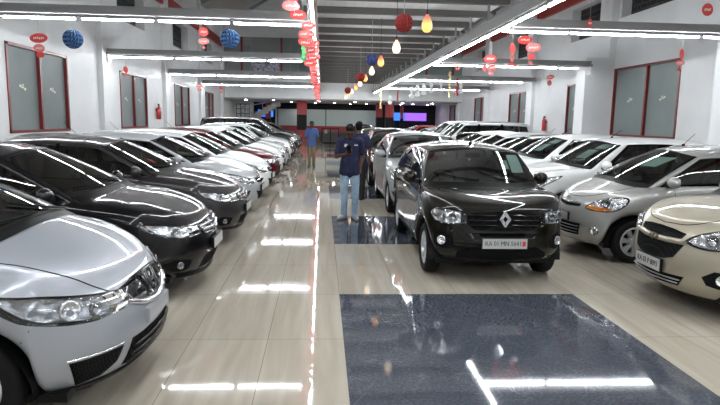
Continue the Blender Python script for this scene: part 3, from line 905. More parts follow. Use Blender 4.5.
# ---- champagne hatch (right front)
SPEC['beat']=dict(L=3.64,W=1.595,H=1.52,wb=2.375,fo=.70,R=.29,gap=.05,bF=.66,nF=2.4,bR=.4,sill=.2,
    shoulder=[(0,.78),(.12,.85),(.45,.935),(.9,.985),(1.3,1.0),(2.4,1.03),(3.3,1.10),(3.64,1.10)],
    rings=rings_std(.15,.09),gh=(.86,3.46,1.62,3.2),bow=(.36,.18),cowl=1.04,crown=.035,wb0=.745,wr=.57,
    roof=[(1.5,1.46),(1.9,1.505),(2.3,1.52),(2.8,1.50),(3.3,1.42)],pillars=[(1.98,2.06),(2.72,2.80)],wheel='cap',spokes=7,
    hood_line=[(.12,.0),(.16,.3),(.30,.50),(.6,.62),(.85,.66),(1.0,.68)],bumper_line=[(.95,.62),(1.0,.52)],
    front=[
     ('patch','upper_grille',[(-.38,.755),(-.34,.705),(0,.685),(.34,.705),(.38,.755),(.2,.775),(0,.78),(-.2,.775)],'w','mesh',dict(off=.005)),
     ('patch','grille',[(-.40,.66),(-.31,.53),(-.2,.495),(0,.485),(.2,.495),(.31,.53),(.40,.66),(.2,.648),(0,.643),(-.2,.648)],'w','mesh',dict(off=.005)),
     ('bars','grille_bar',[[(-.39,.682),(-.2,.669),(0,.664),(.2,.669),(.39,.682)]],'paint',.042,.008,.018),
     ('badge','bowtie',0,.667,.10,'badge_gold'),
     ('head',[(.40,.69),(.58,.65),(.80,.665),(.98,.72),(1.14,.88),(.98,.87),(.72,.83),(.50,.765)],dict(smooth=1,sh=.88,bulbs=[(.66,.735,.055,'bulb'),(.84,.77,.045,'bulb')])),
     ('patch','lower_grille',[(-.44,.37),(-.36,.27),(0,.25),(.36,.27),(.44,.37),(.2,.36),(-.2,.36)],'w','mesh',dict(off=.004)),
     ('bars','lower_slat',[[(-.40,.335),(0,.325),(.40,.335)],[(-.37,.30),(0,.288),(.37,.30)]],'rim',.010,.008,.014),
     ('patch','fog_housing',[(.60,.41),(.64,.34),(.74,.32),(.86,.34),(.92,.41),(.84,.47),(.70,.475)],'w','mesh',dict(both=True,off=.004)),
     ('fog',.76,.40,.045),
     ('plate',.425,'KA 03 P 8093',dict(wd=.42,ht=.115,off=.02)),
    ],extra=['rails'])
# ---- small silver hatch with amber indicators
SPEC['spark']=dict(L=3.495,W=1.495,H=1.49,wb=2.345,fo=.66,R=.28,gap=.06,bF=.66,nF=2.2,bR=.4,sill=.2,flare=.035,
    shoulder=[(0,.75),(.12,.81),(.45,.90),(.85,.955),(1.2,.97),(2.3,.99),(3.1,1.05),(3.495,1.05)],
    rings=rings_std(.17,.09),gh=(.50,3.32,1.40,3.1),bow=(.42,.18),cowl=1.01,crown=.038,wb0=.70,wr=.555,
    roof=[(1.3,1.43),(1.7,1.48),(2.2,1.49),(2.7,1.475),(3.2,1.41)],pillars=[(1.8,1.87),(2.62,2.70)],wheel='cap',spokes=7,
    hood_line=[(.13,.0),(.17,.25),(.30,.46),(.50,.58),(.66,.61),(.78,.62)],bumper_line=[(.92,.60),(.97,.50)],
    front=[
     ('patch','upper_grille',[(-.34,.70),(-.32,.672),(0,.650),(.32,.672),(.34,.70),(0,.69)],'w','mesh',dict(off=.005)),
     ('bars','grille_bar',[[(-.34,.712),(0,.70),(.34,.712)]],'chrome',.016,.008,.014),
     ('badge','bowtie',0,.745,.07,'chrome'),
     ('head',[(.44,.665),(.62,.64),(.82,.66),(.95,.74),(.99,.83),(.86,.835),(.68,.80),(.50,.73)],dict(smooth=1,sh=.9,bulbs=[(.72,.75,.05,'bulb')],amber=[[(.45,.668),(.62,.645),(.80,.662),(.78,.69),(.60,.70),(.48,.70)]])),
     ('patch','lower_grille',[(-.40,.46),(-.36,.31),(0,.29),(.36,.31),(.40,.46),(0,.455)],'w','mesh',dict(off=.004)),
     ('bars','lower_slat',[[(-.38,.42),(0,.415),(.38,.42)],[(-.37,.38),(0,.372),(.37,.38)],[(-.36,.34),(0,.33),(.36,.34)]],'rim',.010,.008,.012),
     ('fog',.60,.39,.055),
     ('plate',.53,'',dict(wd=.42,ht=.10,off=.02)),
    ],extra=['rails',('antenna',1.62,.0,.22,.75),('side_rep',.98,.70),('paper',[(.08,.40,1.22,1.34)])])
# ---- white hatch with black pillars
SPEC['swift']=dict(L=3.85,W=1.695,H=1.53,wb=2.43,fo=.78,R=.305,gap=.045,bF=.66,nF=2.4,bR=.42,sill=.2,
    shoulder=[(0,.76),(.12,.83),(.5,.92),(.95,.985),(1.4,1.005),(2.5,1.04),(3.4,1.08),(3.85,1.08)],
    rings=rings_std(.15,.09),gh=(.92,3.68,1.62,3.40),bow=(.32,.18),cowl=1.05,crown=.05,wb0=.80,wr=.62,zedge=.07,black_frame=True,
    roof=[(1.5,1.47),(1.9,1.515),(2.3,1.53),(2.9,1.515),(3.5,1.45)],pillars=[(1.36,1.42),(2.15,2.24),(2.95,3.04)],wheel='cap',spokes=6,quarter=False,mir=(.085,.11,.078),
    hood_line=[(.14,.0),(.18,.3),(.30,.52),(.62,.66),(.95,.70),(1.1,.73)],bumper_line=[(.95,.62),(1.0,.52)],
    front=[
     ('patch','grille',[(-.34,.70),(-.26,.61),(0,.595),(.26,.61),(.34,.70),(0,.715)],'w','mesh',dict(off=.005)),
     ('badge','S',0,.665,.11,'chrome'),
     ('head',[(.52,.67),(.64,.635),(.82,.66),(.98,.75),(1.24,.90),(1.10,.885),(.84,.83),(.60,.745)],dict(smooth=1,sh=.88,bulbs=[(.70,.71,.05,'bulb'),(.86,.775,.045,'bulb')])),
     ('patch','lower_grille',[(-.46,.45),(-.40,.28),(0,.26),(.40,.28),(.46,.45),(0,.47)],'w','mesh',dict(off=.004)),
     ('patch','fog_housing',[(.62,.44),(.66,.34),(.84,.36),(.90,.46)],'w','mesh',dict(both=True,off=.004)),
     ('fog',.75,.40,.04),
     ('plate',.53,'',dict(wd=.42,ht=.10,off=.02)),
    ],extra=[('antenna',1.85,.0,.22,.9),('paper',[(.30,.52,1.34,1.42),(.22,.46,1.18,1.32)])])
# ---- tall white people carrier / off-roader
SPEC['mpv']=dict(L=4.58,W=1.77,H=1.78,wb=2.75,fo=.86,R=.335,gap=.05,bF=.55,nF=2.8,sill=.28,
    shoulder=[(0,.88),(.12,.95),(.5,1.02),(1.0,1.06),(1.6,1.08),(3.0,1.10),(4.2,1.12),(4.58,1.12)],
    rings=rings_std(.13,.08),gh=(1.0,4.45,1.75,4.28),bow=(.30,.16),cowl=1.16,crown=.05,wb0=.83,wr=.67,zedge=.07,
    roof=[(1.5,1.70),(2.0,1.76),(2.8,1.78),(3.8,1.765),(4.4,1.72)],pillars=[(2.25,2.36),(3.20,3.30)],wheel='alloy',spokes=6,mir=(.08,.11,.09),
    hood_line=[(.14,.0),(.18,.3),(.30,.55),(.62,.68),(.95,.72)],bumper_line=[(.9,.66),(.95,.56)],
    front=[
     ('patch','grille',[(-.40,.86),(-.38,.68),(0,.66),(.38,.68),(.40,.86),(0,.87)],'w','mesh',dict(off=.006)),
     ('bars','grille_slat',[[(-.38,.82),(0,.83),(.38,.82)],[(-.38,.77),(0,.775),(.38,.77)],[(-.38,.72),(0,.72),(.38,.72)]],'chrome',.02,.010,.018),
     ('badge','ring',0,.77,.13,'chrome'),
     ('head',[(.44,.72),(.70,.70),(.90,.76),(1.0,.88),(.80,.90),(.48,.88)],dict(smooth=1,sh=.88,bulbs=[(.66,.80,.06,'bulb')])),
     ('patch','lower_grille',[(-.46,.50),(-.46,.38),(.46,.38),(.46,.50)],'w','mesh',dict(off=.004)),
     ('fog',.66,.48,.05),
     ('plate',.58,'',dict(wd=.44,ht=.10,off=.02)),
    ],extra=['rails'])
M['channel_ink']=mat('grey_lettering',(.12,.12,.13),0,.5)
M['badge_gold']=mat('gold_badge',(.75,.68,.52),1,.2)
# ------------------------------------------------------------------ the hall
XL,XR=-6.2,8.9; YE=37.5; YB=46.0; YN=-9.0; EAVE=7.4; RX,RZ=1.35,12.0
M['wall']=mat('white_wall',(.76,.78,.80),0,.55); noise_col(M['wall'],(.74,.75,.76),(.79,.80,.81),1.2,3)
M['ceil']=mat('roof_sheet',(.33,.32,.30),0,.7); noise_col(M['ceil'],(.42,.41,.38),(.52,.50,.47),3,3,stretch=(1,8,1))
M['deck']=mat('deck_sheet',(.85,.85,.85),0,.6); noise_col(M['deck'],(.80,.80,.80),(.88,.88,.88),2,2,stretch=(6,1,1))
M['joist']=mat('joist_steel',(.10,.095,.09),0,.6)
M['channel']=mat('grey_channel',(.27,.27,.27),.2,.45)
M['redsteel']=mat('red_painted_steel',(.36,.035,.03),0,.45)
M['redframe']=mat('maroon_frame',(.17,.014,.013),0,.35)
M['frost']=mat('frosted_glass',(.20,.235,.235),0,.5,spec=.25); noise_col(M['frost'],(.18,.215,.215),(.23,.265,.265),.6,2)
M['grate']=mat('vent_grate',(.008,.008,.008),0,.6)
M['ventbar']=mat('vent_bar',(.07,.07,.07),0,.6)
M['sticker']=mat('sticker',(.65,.62,.5),.3,.4)
def tube_mat():
    m=mat('tube_light',(1,1,1),0,.5,emit=(.93,.97,1.0),es=TUBE); return m
TUBE=25
M['tube']=tube_mat()
# floor
def floor_mat():
    m=mat('polished_cream_tile',(.6,.55,.47),0,.05,spec=.28); nt=m.node_tree; N=nt.nodes; L=nt.links; b=N['Principled BSDF']
    tc=N.new('ShaderNodeTexCoord'); mp=N.new('ShaderNodeMapping'); mp.inputs['Scale'].default_value=(7,.45,1); mp.inputs['Rotation'].default_value=(0,0,.06)
    no=N.new('ShaderNodeTexNoise'); no.inputs['Scale'].default_value=1.4; no.inputs['Detail'].default_value=7; no.inputs['Distortion'].default_value=.5
    cr=N.new('ShaderNodeValToRGB'); e=cr.color_ramp.elements; e[0].position=.3; e[0].color=(.385,.34,.275,1); e[1].position=.72; e[1].color=(.50,.455,.385,1)
    L.new(tc.outputs['Object'],mp.inputs[0]); L.new(mp.outputs[0],no.inputs['Vector']); L.new(no.outputs['Fac'],cr.inputs[0])
    mp2=N.new('ShaderNodeMapping'); mp2.inputs['Location'].default_value=(-.19,-3.27,0)
    br=N.new('ShaderNodeTexBrick'); br.offset=0; br.inputs['Scale'].default_value=1; br.inputs['Brick Width'].default_value=.6; br.inputs['Row Height'].default_value=1.2
    br.inputs['Mortar Size'].default_value=.0025; br.inputs['Mortar Smooth'].default_value=0; br.inputs['Color1'].default_value=(1,1,1,1); br.inputs['Color2'].default_value=(.94,.94,.94,1); br.inputs['Mortar'].default_value=(.45,.42,.38,1)
    L.new(tc.outputs['Object'],mp2.inputs[0]); L.new(mp2.outputs[0],br.inputs['Vector'])
    mx=N.new('ShaderNodeMixRGB'); mx.blend_type='MULTIPLY'; mx.inputs[0].default_value=1; L.new(cr.outputs[0],mx.inputs[1]); L.new(br.outputs['Color'],mx.inputs[2]); L.new(mx.outputs[0],b.inputs['Base Color'])
    n2=N.new('ShaderNodeTexNoise'); n2.inputs['Scale'].default_value=1.1; n2.inputs['Detail'].default_value=2
    mr=N.new('ShaderNodeMapRange'); mr.inputs[3].default_value=.02; mr.inputs[4].default_value=.06; L.new(tc.outputs['Object'],n2.inputs['Vector']); L.new(n2.outputs['Fac'],mr.inputs[0]); L.new(mr.outputs[0],b.inputs['Roughness'])
    n3=N.new('ShaderNodeTexNoise'); n3.inputs['Scale'].default_value=2.2; bp=N.new('ShaderNodeBump'); bp.inputs['Strength'].default_value=.004; bp.inputs['Distance'].default_value=.05
    L.new(tc.outputs['Object'],n3.inputs['Vector']); L.new(n3.outputs['Fac'],bp.inputs['Height']); L.new(bp.outputs[0],b.inputs['Normal'])
    return m
def granite_mat():
    m=mat('dark_granite',(.05,.06,.08),0,.05,spec=.4); nt=m.node_tree; N=nt.nodes; L=nt.links; b=N['Principled BSDF']
    tc=N.new('ShaderNodeTexCoord'); no=N.new('ShaderNodeTexNoise'); no.inputs['Scale'].default_value=45; no.inputs['Detail'].default_value=6
    cr=N.new('ShaderNodeValToRGB'); e=cr.color_ramp.elements; e[0].position=.42; e[0].color=(.052,.060,.077,1); e[1].position=.70; e[1].color=(.095,.108,.135,1)
    L.new(tc.outputs['Object'],no.inputs['Vector']); L.new(no.outputs['Fac'],cr.inputs[0])
    n2=N.new('ShaderNodeTexNoise'); n2.inputs['Scale'].default_value=1.7; n2.inputs['Detail'].default_value=9; n2.inputs['Distortion'].default_value=1.4
    c2=N.new('ShaderNodeValToRGB'); f=c2.color_ramp.elements; f[0].position=.494; f[0].color=(0,0,0,1); f[1].position=.5; f[1].color=(.22,.22,.22,1); g=c2.color_ramp.elements.new(.506); g.color=(0,0,0,1)
    L.new(tc.outputs['Object'],n2.inputs['Vector']); L.new(n2.outputs['Fac'],c2.inputs[0])
    n3=N.new('ShaderNodeTexNoise'); n3.inputs['Scale'].default_value=3; L.new(tc.outputs['Object'],n3.inputs['Vector'])
    mm=N.new('ShaderNodeMath'); mm.operation='MULTIPLY'; L.new(c2.outputs[0],mm.inputs[0]); L.new(n3.outputs['Fac'],mm.inputs[1])
    mx=N.new('ShaderNodeMixRGB'); L.new(mm.outputs[0],mx.inputs[0]); L.new(cr.outputs[0],mx.inputs[1]); mx.inputs[2].default_value=(.6,.64,.7,1); L.new(mx.outputs[0],b.inputs['Base Color'])
    return m
M['floor']=floor_mat(); M['granite']=granite_mat()
def struct(name,a,b,m,bev=0):
    o=box_obj(name,a,b,m,bev=bev); o['kind']='structure'; return o
struct('floor',(XL-.3,YN,-.2),(XR+.3,YB+.3,0),M['floor'])
TN=[0]
def trim(a,b,m,bev=0):
    TN[0]+=1; return struct('trim_%d'%TN[0],a,b,m,bev)
for k in range(-2,9):
    y=3.272+4.8*k; trim((.189,y,-.01),(2.589,y+2.4,.0015),M['granite'])
# side walls with openings
WL=[(12.15,14.95,1.34,3.14),(18.7,21.47,1.33,3.1),(25.4,28.2,1.33,3.12),(32.0,34.3,1.33,3.08)]
WR=[(14.3,17.65,1.40,3.42),(18.9,21.07,1.36,3.14),(25.0,27.7,1.36,3.12),(31.4,34.1,1.36,3.12),(37.9,40.8,1.0,2.86)]
VL=[(a,b,4.66,5.75) for a,b,_,_ in WL]; VR=[(a,b,4.62,5.75) for a,b,_,_ in WR[:4]]
VR[0]=(14.7,17.55,4.9,5.9)
def wall_side(name,x0,x1,ops,ztop):
    ys=sorted({YN,YB+.3}|{o[0] for o in ops}|{o[1] for o in ops})
    bm=bmesh.new()
    for a,b in zip(ys,ys[1:]):
        m=(a+b)/2; zz=sorted([(o[2],o[3]) for o in ops if o[0]<m<o[1]]); z=0
        for p,q in zz: span(bm,(x0,a,z),(x1,b,p)); z=q
        span(bm,(x0,a,z),(x1,b,ztop))
    o=bm_obj(name,bm,M['wall']); o['kind']='structure'; return o
wall_side('wall_left',XL-.4,XL,WL+VL,EAVE); wall_side('wall_right',XR,XR+.4,WR+VR,EAVE)
WN=[0]
def window(side,y0,y1,z0,z1,split=None,rightframe=True):
    WN[0]+=1; n='window_%d'%WN[0]; s=1 if side=='L' else -1; x=XL if side=='L' else XR
    root=empty(n,(x,(y0+y1)/2,z0)); root['kind']='structure'
    def P(a,b): # local offsets relative to root : depth d into the room
        return (a[0]*s,a[1]-(y0+y1)/2,a[2]-z0),(b[0]*s,b[1]-(y0+y1)/2,b[2]-z0)
    ym=split or (y0+y1)/2; fw=.06
    bm=bmesh.new()
    for a,b in (((-.12,y0,z0),(.025,y0+fw,z1)),((-.12,y1-fw,z0),(.025,y1,z1)),((-.12,y0,z0),(.025,y1,z0+fw)),((-.12,y0,z1-fw),(.025,y1,z1)),((-.12,ym-fw*.6,z0),(.025,ym+fw*.6,z1))):
        p,q=P(a,b); span(bm,p,q)
    bm_obj('window_frame',bm,M['redframe'],root)
    for a,b in ((y0+fw,ym-fw*.6),(ym+fw*.6,y1-fw)):
        bm=bmesh.new(); p,q=P((-.07,a,z0+fw),(-.05,b,z1-fw)); span(bm,p,q); pn=bm_obj('window_pane',bm,M['frost'],root)
        bm=bmesh.new(); yc=(a+b)/2; zc=z0+(z1-z0)*.52
        for k,(dy,dz,w_,h_) in enumerate(((-.09,.03,.07,.05),(0,0,.10,.03),(.10,-.03,.07,.05),(.02,.05,.05,.04))):
            p,q=P((-.052,yc+dy-w_/2,zc+dz-h_/2),(-.044,yc+dy+w_/2,zc+dz+h_/2)); span(bm,p,q)
        bm_obj('pane_sticker',bm,M['sticker'],pn)
    return root
for w_ in WL: window('L',*w_)
for i,w_ in enumerate(WR): window('R',*w_,split=15.85 if i==0 else None)
def vent(side,y0,y1,z0,z1):
    WN[0]+=1; s=1 if side=='L' else -1; x=XL if side=='L' else XR
    bm=bmesh.new()
    span(bm,(x-s*.40,y0,z0),(x-s*.36,y1,z1),mi=0)
    n=int((y1-y0)/.16)
    for k in range(n+1):
        y=y0+(y1-y0)*k/n; span(bm,(x-s*.36,y-.022,z0),(x-s*.31,y+.022,z1),mi=1)
    for k in range(7):
        z=z0+(z1-z0)*k/6; span(bm,(x-s*.36,y0,z-.022),(x-s*.305,y1,z+.022),mi=1)
    o=bm_obj('window_%d'%WN[0],bm,[M['grate'],M['ventbar']]); o['kind']='structure'
for v in VL: vent('L',*v)
for v in VR: vent('R',*v)
# pilasters
for k in range(-1,5):
    y=10.75+6.65*k
    trim((XL,y-.45,0),(XL+.14,y+.15,EAVE),M['wall'])
    trim((8.0 if k<2 else 8.75,y+.30,0),(XR,y+.95,3.75),M['wall']) ; trim((8.7,y+.30,3.75),(XR,y+.95,EAVE),M['wall'])
# near wall, far walls
struct('wall_near',(XL-.4,YN-.3,0),(XR+.4,YN,RZ+.2),M['wall'])
M['black_panel']=mat('black_panel',(.005,.005,.006),0,.4,spec=.2)
M['teal']=mat('painted_lit_glass_wall',(.66,.80,.78),0,.12)  # pale colour paints in the lit room behind the glass
M['stair0']=mat('dark_plinth',(.05,.05,.05),0,.4)
M['redpanel']=mat('red_panel',(.42,.03,.035),0,.4)
M['purple']=mat('purple_display',(.10,.03,.22),0,.3,emit=(.16,.06,.42),es=.9)
M['blue']=mat('blue_display',(.02,.07,.4),0,.3,emit=(.02,.10,.55),es=.9)
struct('wall_far',(XL-.4,YB,0),(XR+.4,YB+.3,4),M['wall'])
trim((XL+.9,YB-.06,2.48),(XR,YB,3.1),M['black_panel'])
trim((XL+.9,YB-.05,1.22),(4.6,YB,2.48),M['teal'])
trim((XL,YB-.07,.75),(4.6,YB,1.22),M['redpanel']); trim((XL,YB-.07,0),(4.6,YB,.75),M['stair0']); trim((XL,YB-.09,1.22),(-3.6,YB-.07,2.95),M['black_panel'])
trim((4.6,YB-.06,0),(XR,YB,2.48),M['black_panel'])
for x in (-3.4,.3,4.6): trim((x-.03,YB-.09,1.22),(x+.03,YB-.05,2.48),M['black_panel'])
# mezzanine slab and the glazed wall above it
trim((XL,YE,2.95),(XR,YB,3.95),M['wall'])
trim((XL,YE-.04,2.93),(XR,YE-.0,3.0),M['channel'])
M['darkglass']=mat('mezzanine_glass',(.24,.25,.255),0,.2)
M['greyglass']=mat('grey_green_glass',(.22,.27,.26),0,.2)
struct('wall_mezzanine',(XL,YE+.02,3.95),(XR,YE+.3,4.45),M['wall'])
WN[0]+=1; r=empty('window_%d'%WN[0],(0,YE+.1,4.45)); r['kind']='structure'
def bpart(nm,a,b,m,pr,o=(0,YE+.1,4.45)): 
    return box_obj(nm,tuple(a[i]-o[i] for i in range(3)),tuple(b[i]-o[i] for i in range(3)),m,pr)
bpart('window_pane',(XL,YE+.1,4.45),(-.3,YE+.2,6.7),M['darkglass'],r)
bpart('window_pane',(-.3,YE+.1,4.45),(3.4,YE+.2,6.7),M['darkglass'],r)
bpart('window_pane',(3.4,YE+.1,4.45),(XR,YE+.2,5.7),M['greyglass'],r)
bpart('window_pane',(3.4,YE+.1,5.7),(XR,YE+.2,6.7),M['darkglass'],r)
for x in (-6.1,-5.0,-2.55,-.6,4.9,6.6,8.3): bpart('mullion',(x-.06,YE+.02,4.45),(x+.06,YE+.12,6.7),M['redframe'],r)
for x in (-4.4,-2.0,-1.5): bpart('mullion',(x-.03,YE+.02,4.45),(x+.03,YE+.1,6.7),M['channel'],r)
bpart('blind',(-2.4,YE+.06,4.5),(-.7,YE+.09,6.9),M['frost'],r); bpart('blind',(-4.9,YE+.06,6.2),(-4.45,YE+.09,6.9),M['channel'],r)
M['collage']=mat('photo_collage',(.3,.3,.4),0,.5); noise_col(M['collage'],(.10,.10,.18),(.55,.52,.6),14,5,lo=.4,hi=.6)
tag(box_obj('collage_picture',(-4.35,YE-.04,4.6),(-2.7,YE+.01,5.7),M['collage']),'bluish photo collage poster on the mezzanine glazing','poster')
# gable above
bm=bmesh.new()
pts=[(XL-.1,6.7),(XR+.1,6.7),(XR+.1,EAVE-.1),(RX,RZ+.1),(XL-.1,EAVE-.1)]
vs=[bm.verts.new((x,YE+.02,z)) for x,z in pts]+[bm.verts.new((x,YE+.3,z)) for x,z in pts]
bm.faces.new(vs[:5]); bm.faces.new(vs[5:][::-1])
for i in range(5): bm.faces.new((vs[i],vs[(i+1)%5],vs[5+(i+1)%5],vs[5+i]))
o=bm_obj('wall_gable',bm,M['wall']); o['kind']='structure'
# roof slopes
for i,(x0,x1) in enumerate(((XL-.4,RX),(XR+.4,RX))):
    bm=bmesh.new(); z0=EAVE; z1=RZ
    q=[(x0,YN,z0),(x1,YN,z1),(x1,YB+.3,z1),(x0,YB+.3,z0)]
    lo=[bm.verts.new(p) for p in q]; hi=[bm.verts.new((p[0],p[1],p[2]+.12)) for p in q]
    bm.faces.new(lo); bm.faces.new(hi)
    for k in range(4): bm.faces.new((lo[k],lo[(k+1)%4],hi[(k+1)%4],hi[k]))
    o=bm_obj('ceiling' ,bm,M['ceil']); o['kind']='structure'
# red eave beams, rafters, tie cables
trim((XL,YN,5.98),(XL+.12,YE,6.42),M['redsteel']); trim((XR-.12,YN,5.9),(XR,YE,6.3),M['redsteel'])
for k in range(-1,5):
    y=10.75+6.65*k
    for x0 in (XL,XR):
        bm=bmesh.new(); a=Vector((x0,y,EAVE+.02)); b=Vector((RX,y,RZ-.12)); d=b-a
        bx(bm,(a+b)/2-Vector((0,0,.1)),(.1,.12,.2)) if 0 else bx(bm,(a+b)/2-Vector((0,0,.13)),(d.length,.1,.18),Matrix.Rotation(-math.atan2(d.z,d.x) if d.x>0 else -math.atan2(d.z,d.x),4,'Y'))
        TN[0]+=1; o=bm_obj('trim_%d'%TN[0],bm,M['channel']); o['kind']='structure'
# cross beams carrying tubes, long light channels
ZT=3.38
SLX,SRX=-.17,3.22
GRP='fluorescent battens on the ceiling'
ORD=['first','second','third','fourth','fifth','sixth','seventh','eighth','ninth','tenth','eleventh','twelfth']+['%dth'%k for k in range(13,60)]
def batten_proto(l,name='ceiling_tube_light'):
    r=empty(name)
    box_obj('batten_body',(-l/2,-.035,.012),(l/2,.035,.06),M['channel'],r,bev=.004)
    bm=bmesh.new(); cyl(bm,(-l/2+.012,0,0),(l/2-.012,0,0),.021,12); bm_obj('tube',bm,M['tube'],r,smooth=True)
    for s in (-1,1):
        bm=bmesh.new(); bx(bm,(s*(l/2-.012),0,.0),(.022,.034,.05)); bm_obj('tube_holder',bm,M['channel'],r)
    return r
B126=batten_proto(1.24); B60=batten_proto(.58)
index_kids()
used_proto=set()
def batten(pr,loc,rz,label):
    if pr.name not in used_proto: used_proto.add(pr.name); o=pr
    else: o=copy_tree(pr)
    o.location=loc; o.rotation_euler=(0,0,rz); tag(o,label,'light',GRP); return o
BEAMS=[-2.55,4.1,10.75,17.4,24.05,30.7]  # the beam behind the camera is unseen, its tubes added for lighting
bn={-2.55:'on the unseen cross beam added behind the camera',4.1:'above the nearest granite square',10.75:'on the nearest cross beam in view',17.4:'on the second cross beam',24.05:'on the third cross beam',30.7:'on the farthest cross beam'}
for y in BEAMS:
    trim((XL,y-.07,3.50),(SLX-.08,y+.07,3.60),M['channel']); trim((SRX+.08,y-.07,3.50),((8.0 if y<20 else 8.75) if y>5 else XR,y+.07,3.60),M['channel'])
    trim((XL,y-.16,3.44),(SLX-.08,y+.16,3.50),M['channel']); trim((SRX+.08,y-.16,3.44),((8.0 if y<20 else 8.75) if y>5 else XR,y+.16,3.50),M['channel'])
    trim((XL+.14,y-.14,3.22),(XL+.18,y+.14,3.52),M['wall'])
    if 5<y<20: trim((7.96,y-.14,3.22),(8.0,y+.14,3.52),M['wall'])
    batten(B60,(-5.80,y,ZT),0,'short fluorescent tube at the left wall end, '+bn[y])
    for i,x in enumerate((-4.87,-3.55,-2.25,-.95)): batten(B126,(x,y,ZT),0,'fluorescent tube, %s from the left wall, %s'%(ORD[i],bn[y]))
    for i,x in enumerate((3.86,5.12,6.36,7.62 if y<5 or y>20 else 7.33)):
        if i==3 and 5<y<20: batten(B60,(7.33,y,ZT),0,'short fluorescent tube at the right wall end, '+bn[y])
        else: batten(B126,(x,y,ZT),0,'fluorescent tube, %s from the right light strip, %s'%(ORD[i],bn[y]))
for sx,nm in ((SLX,'left'),(SRX,'right')):
    trim((sx-.07,-7.7,3.45),(sx+.07,YE,3.66),M['channel'] if nm=='right' else M['channel'])
    k=0; y=2.7-8*1.29  # strips run on unseen behind the camera, tubes there added for light
    while y<YE-.6:
        batten(B126,(sx,y,ZT+.02),PI/2,('fluorescent tube, %s in view from the near end of the long %s light strip'%(ORD[k],nm)) if y>7.6 else 'fluorescent tube overhead, nearer than the view, on the long %s light strip'%nm); k+=(y>7.6); y+=1.29
# joists, deck and hangers
y=11.6-1.42*9
while y<YE:
    trim((-.42,y-.06,4.0),(3.62,y+.07,4.13),M['joist'])
    for sx in (SLX,SRX): trim((sx-.02,y-.02,3.66),(sx+.02,y+.02,4.0),M['channel'])
    y+=1.42
struct('ceiling_deck',(-.45,YN,4.13),(3.65,YE,4.2),M['deck']).name='ceiling.002'
# columns, downlights, stair, barred window, gate at the far end
def column(x0,x1,y,zr,d=.5):
    TN[0]+=1; r=empty('trim_%d'%TN[0],((x0+x1)/2,y,0)); r['kind']='structure'; h=(x1-x0)/2
    box_obj('column_top',(-h,-d/2,zr),(h,d/2,2.95),M['redpanel'],r); box_obj('column_shaft',(-h,-d/2,1.0),(h,d/2,zr),M['black_panel'],r); box_obj('column_base',(-h-.02,-d/2-.02,0),(h+.02,d/2+.02,1.0),M['redpanel'],r)
column(-1.68,-1.02,40,2.02); column(3.85,4.3,42,1.95); column(4.3,4.85,40,1.95); column(6.05,6.3,45.6,1.9,.3); column(-4.3,-3.9,45.5,1.7,.3)
M['lampwhite']=mat('downlight_glow',(1,1,1),0,.5,emit=(1,.97,.92),es=25)
dl=None
for i,(x,yy) in enumerate([(-5,39.5),(-3.2,39.5),(-2.2,42.5),(-.2,39.5),(.9,42.5),(2.2,39.5),(3.2,43),(5.4,39.5),(6.4,41.5),(7.4,39.5),(5.8,43.5),(7.8,43.5),(-.5,44.2),(2.1,44.2)]):
    if dl is None:
        dl=empty('downlight'); bm=bmesh.new(); cyl(bm,(0,0,-.03),(0,0,0),.11,20); bm_obj('lamp_ring',bm,M['channel'],dl); bm=bmesh.new(); cyl(bm,(0,0,-.035),(0,0,-.02),.085,20); bm_obj('lamp_disc',bm,M['lampwhite'],dl); index_kids(); o=dl
    else: o=copy_tree(dl)
    o.location=(x,yy,2.95); tag(o,'round white downlight in the soffit under the mezzanine','downlight','downlights under the mezzanine')
M['stair']=mat('grey_stair',(.22,.22,.22),0,.6)
st=empty('staircase',(-4.2,40.4,0)); tag(st,'grey concrete staircase with metal handrails rising to the mezzanine at far left','staircase')
bm=bmesh.new(); n=9
for k in range(n):
    x=-5.3+k*.27; z=1.55+k*.155; span(bm,(x+4.2,-.1,z-.22),(x+.29+4.2,.9,z+.155))
    span(bm,(x+4.2,-.14,z-.28),(x+.29+4.2,-.1,z+.1))
bm_obj('upper_flight',bm,M['stair'],st)
bm=bmesh.new(); span(bm,(-6.2+4.2,-.9,1.4),(-5.3+4.2,.9,1.55)); bm_obj('landing',bm,M['stair'],st)
bm=bmesh.new()
for k in range(9):
    x=-5.3+k*.27; z=1.55-k*.17; span(bm,(x+4.2,-.9,max(0,z-.35)),(x+.28+4.2,-.15,z))
bm_obj('lower_flight',bm,M['stair'],st)
bm=bmesh.new(); cyl(bm,(-5.3+4.2,-.9,2.5),(-2.8+4.2,-.9,.95),.035,8); cyl(bm,(-5.3+4.2,-.9,2.1),(-2.8+4.2,-.9,.55),.02,8)
for k in range(7): x=-5.3+k*.41; z=1.55-k*.26; cyl(bm,(x+4.2,-.9,z),(x+4.2,-.9,z+.95),.02,6)
bm_obj('lower_handrail',bm,M['channel'],st)
bm=bmesh.new(); cyl(bm,(-5.3+4.2,-.12,2.5),(-2.9+4.2,-.12,3.9-.98),.03,8)
for k in range(3): x=-5.2+k*.6; z=1.7+k*.345; cyl(bm,(x+4.2,-.12,z),(x+4.2,-.12,z+.85),.018,6)
bm_obj('upper_handrail',bm,M['channel'],st)
trim((XL,42.5,0),(-4.9,42.7,2.95),M['wall'])
WN[0]+=1; r=empty('window_%d'%WN[0],(-5.6,42.5,1.7)); r['kind']='structure'
box_obj('window_pane',(-.45,-.03,0),(.45,0,1.0),mat('pale_grey_pane',(.55,.6,.62),0,.3),r)  # flat pale grey pane colour
bm=bmesh.new()
for k in range(4): span(bm,(-.47+.31*k-.02,-.06,-.03),(-.47+.31*k+.02,-.03,1.03))
for k in range(4): span(bm,(-.47,-.065,.335*k-.02),(.47,-.03,.335*k+.02))
bm_obj('window_frame',bm,M['black_panel'],r)
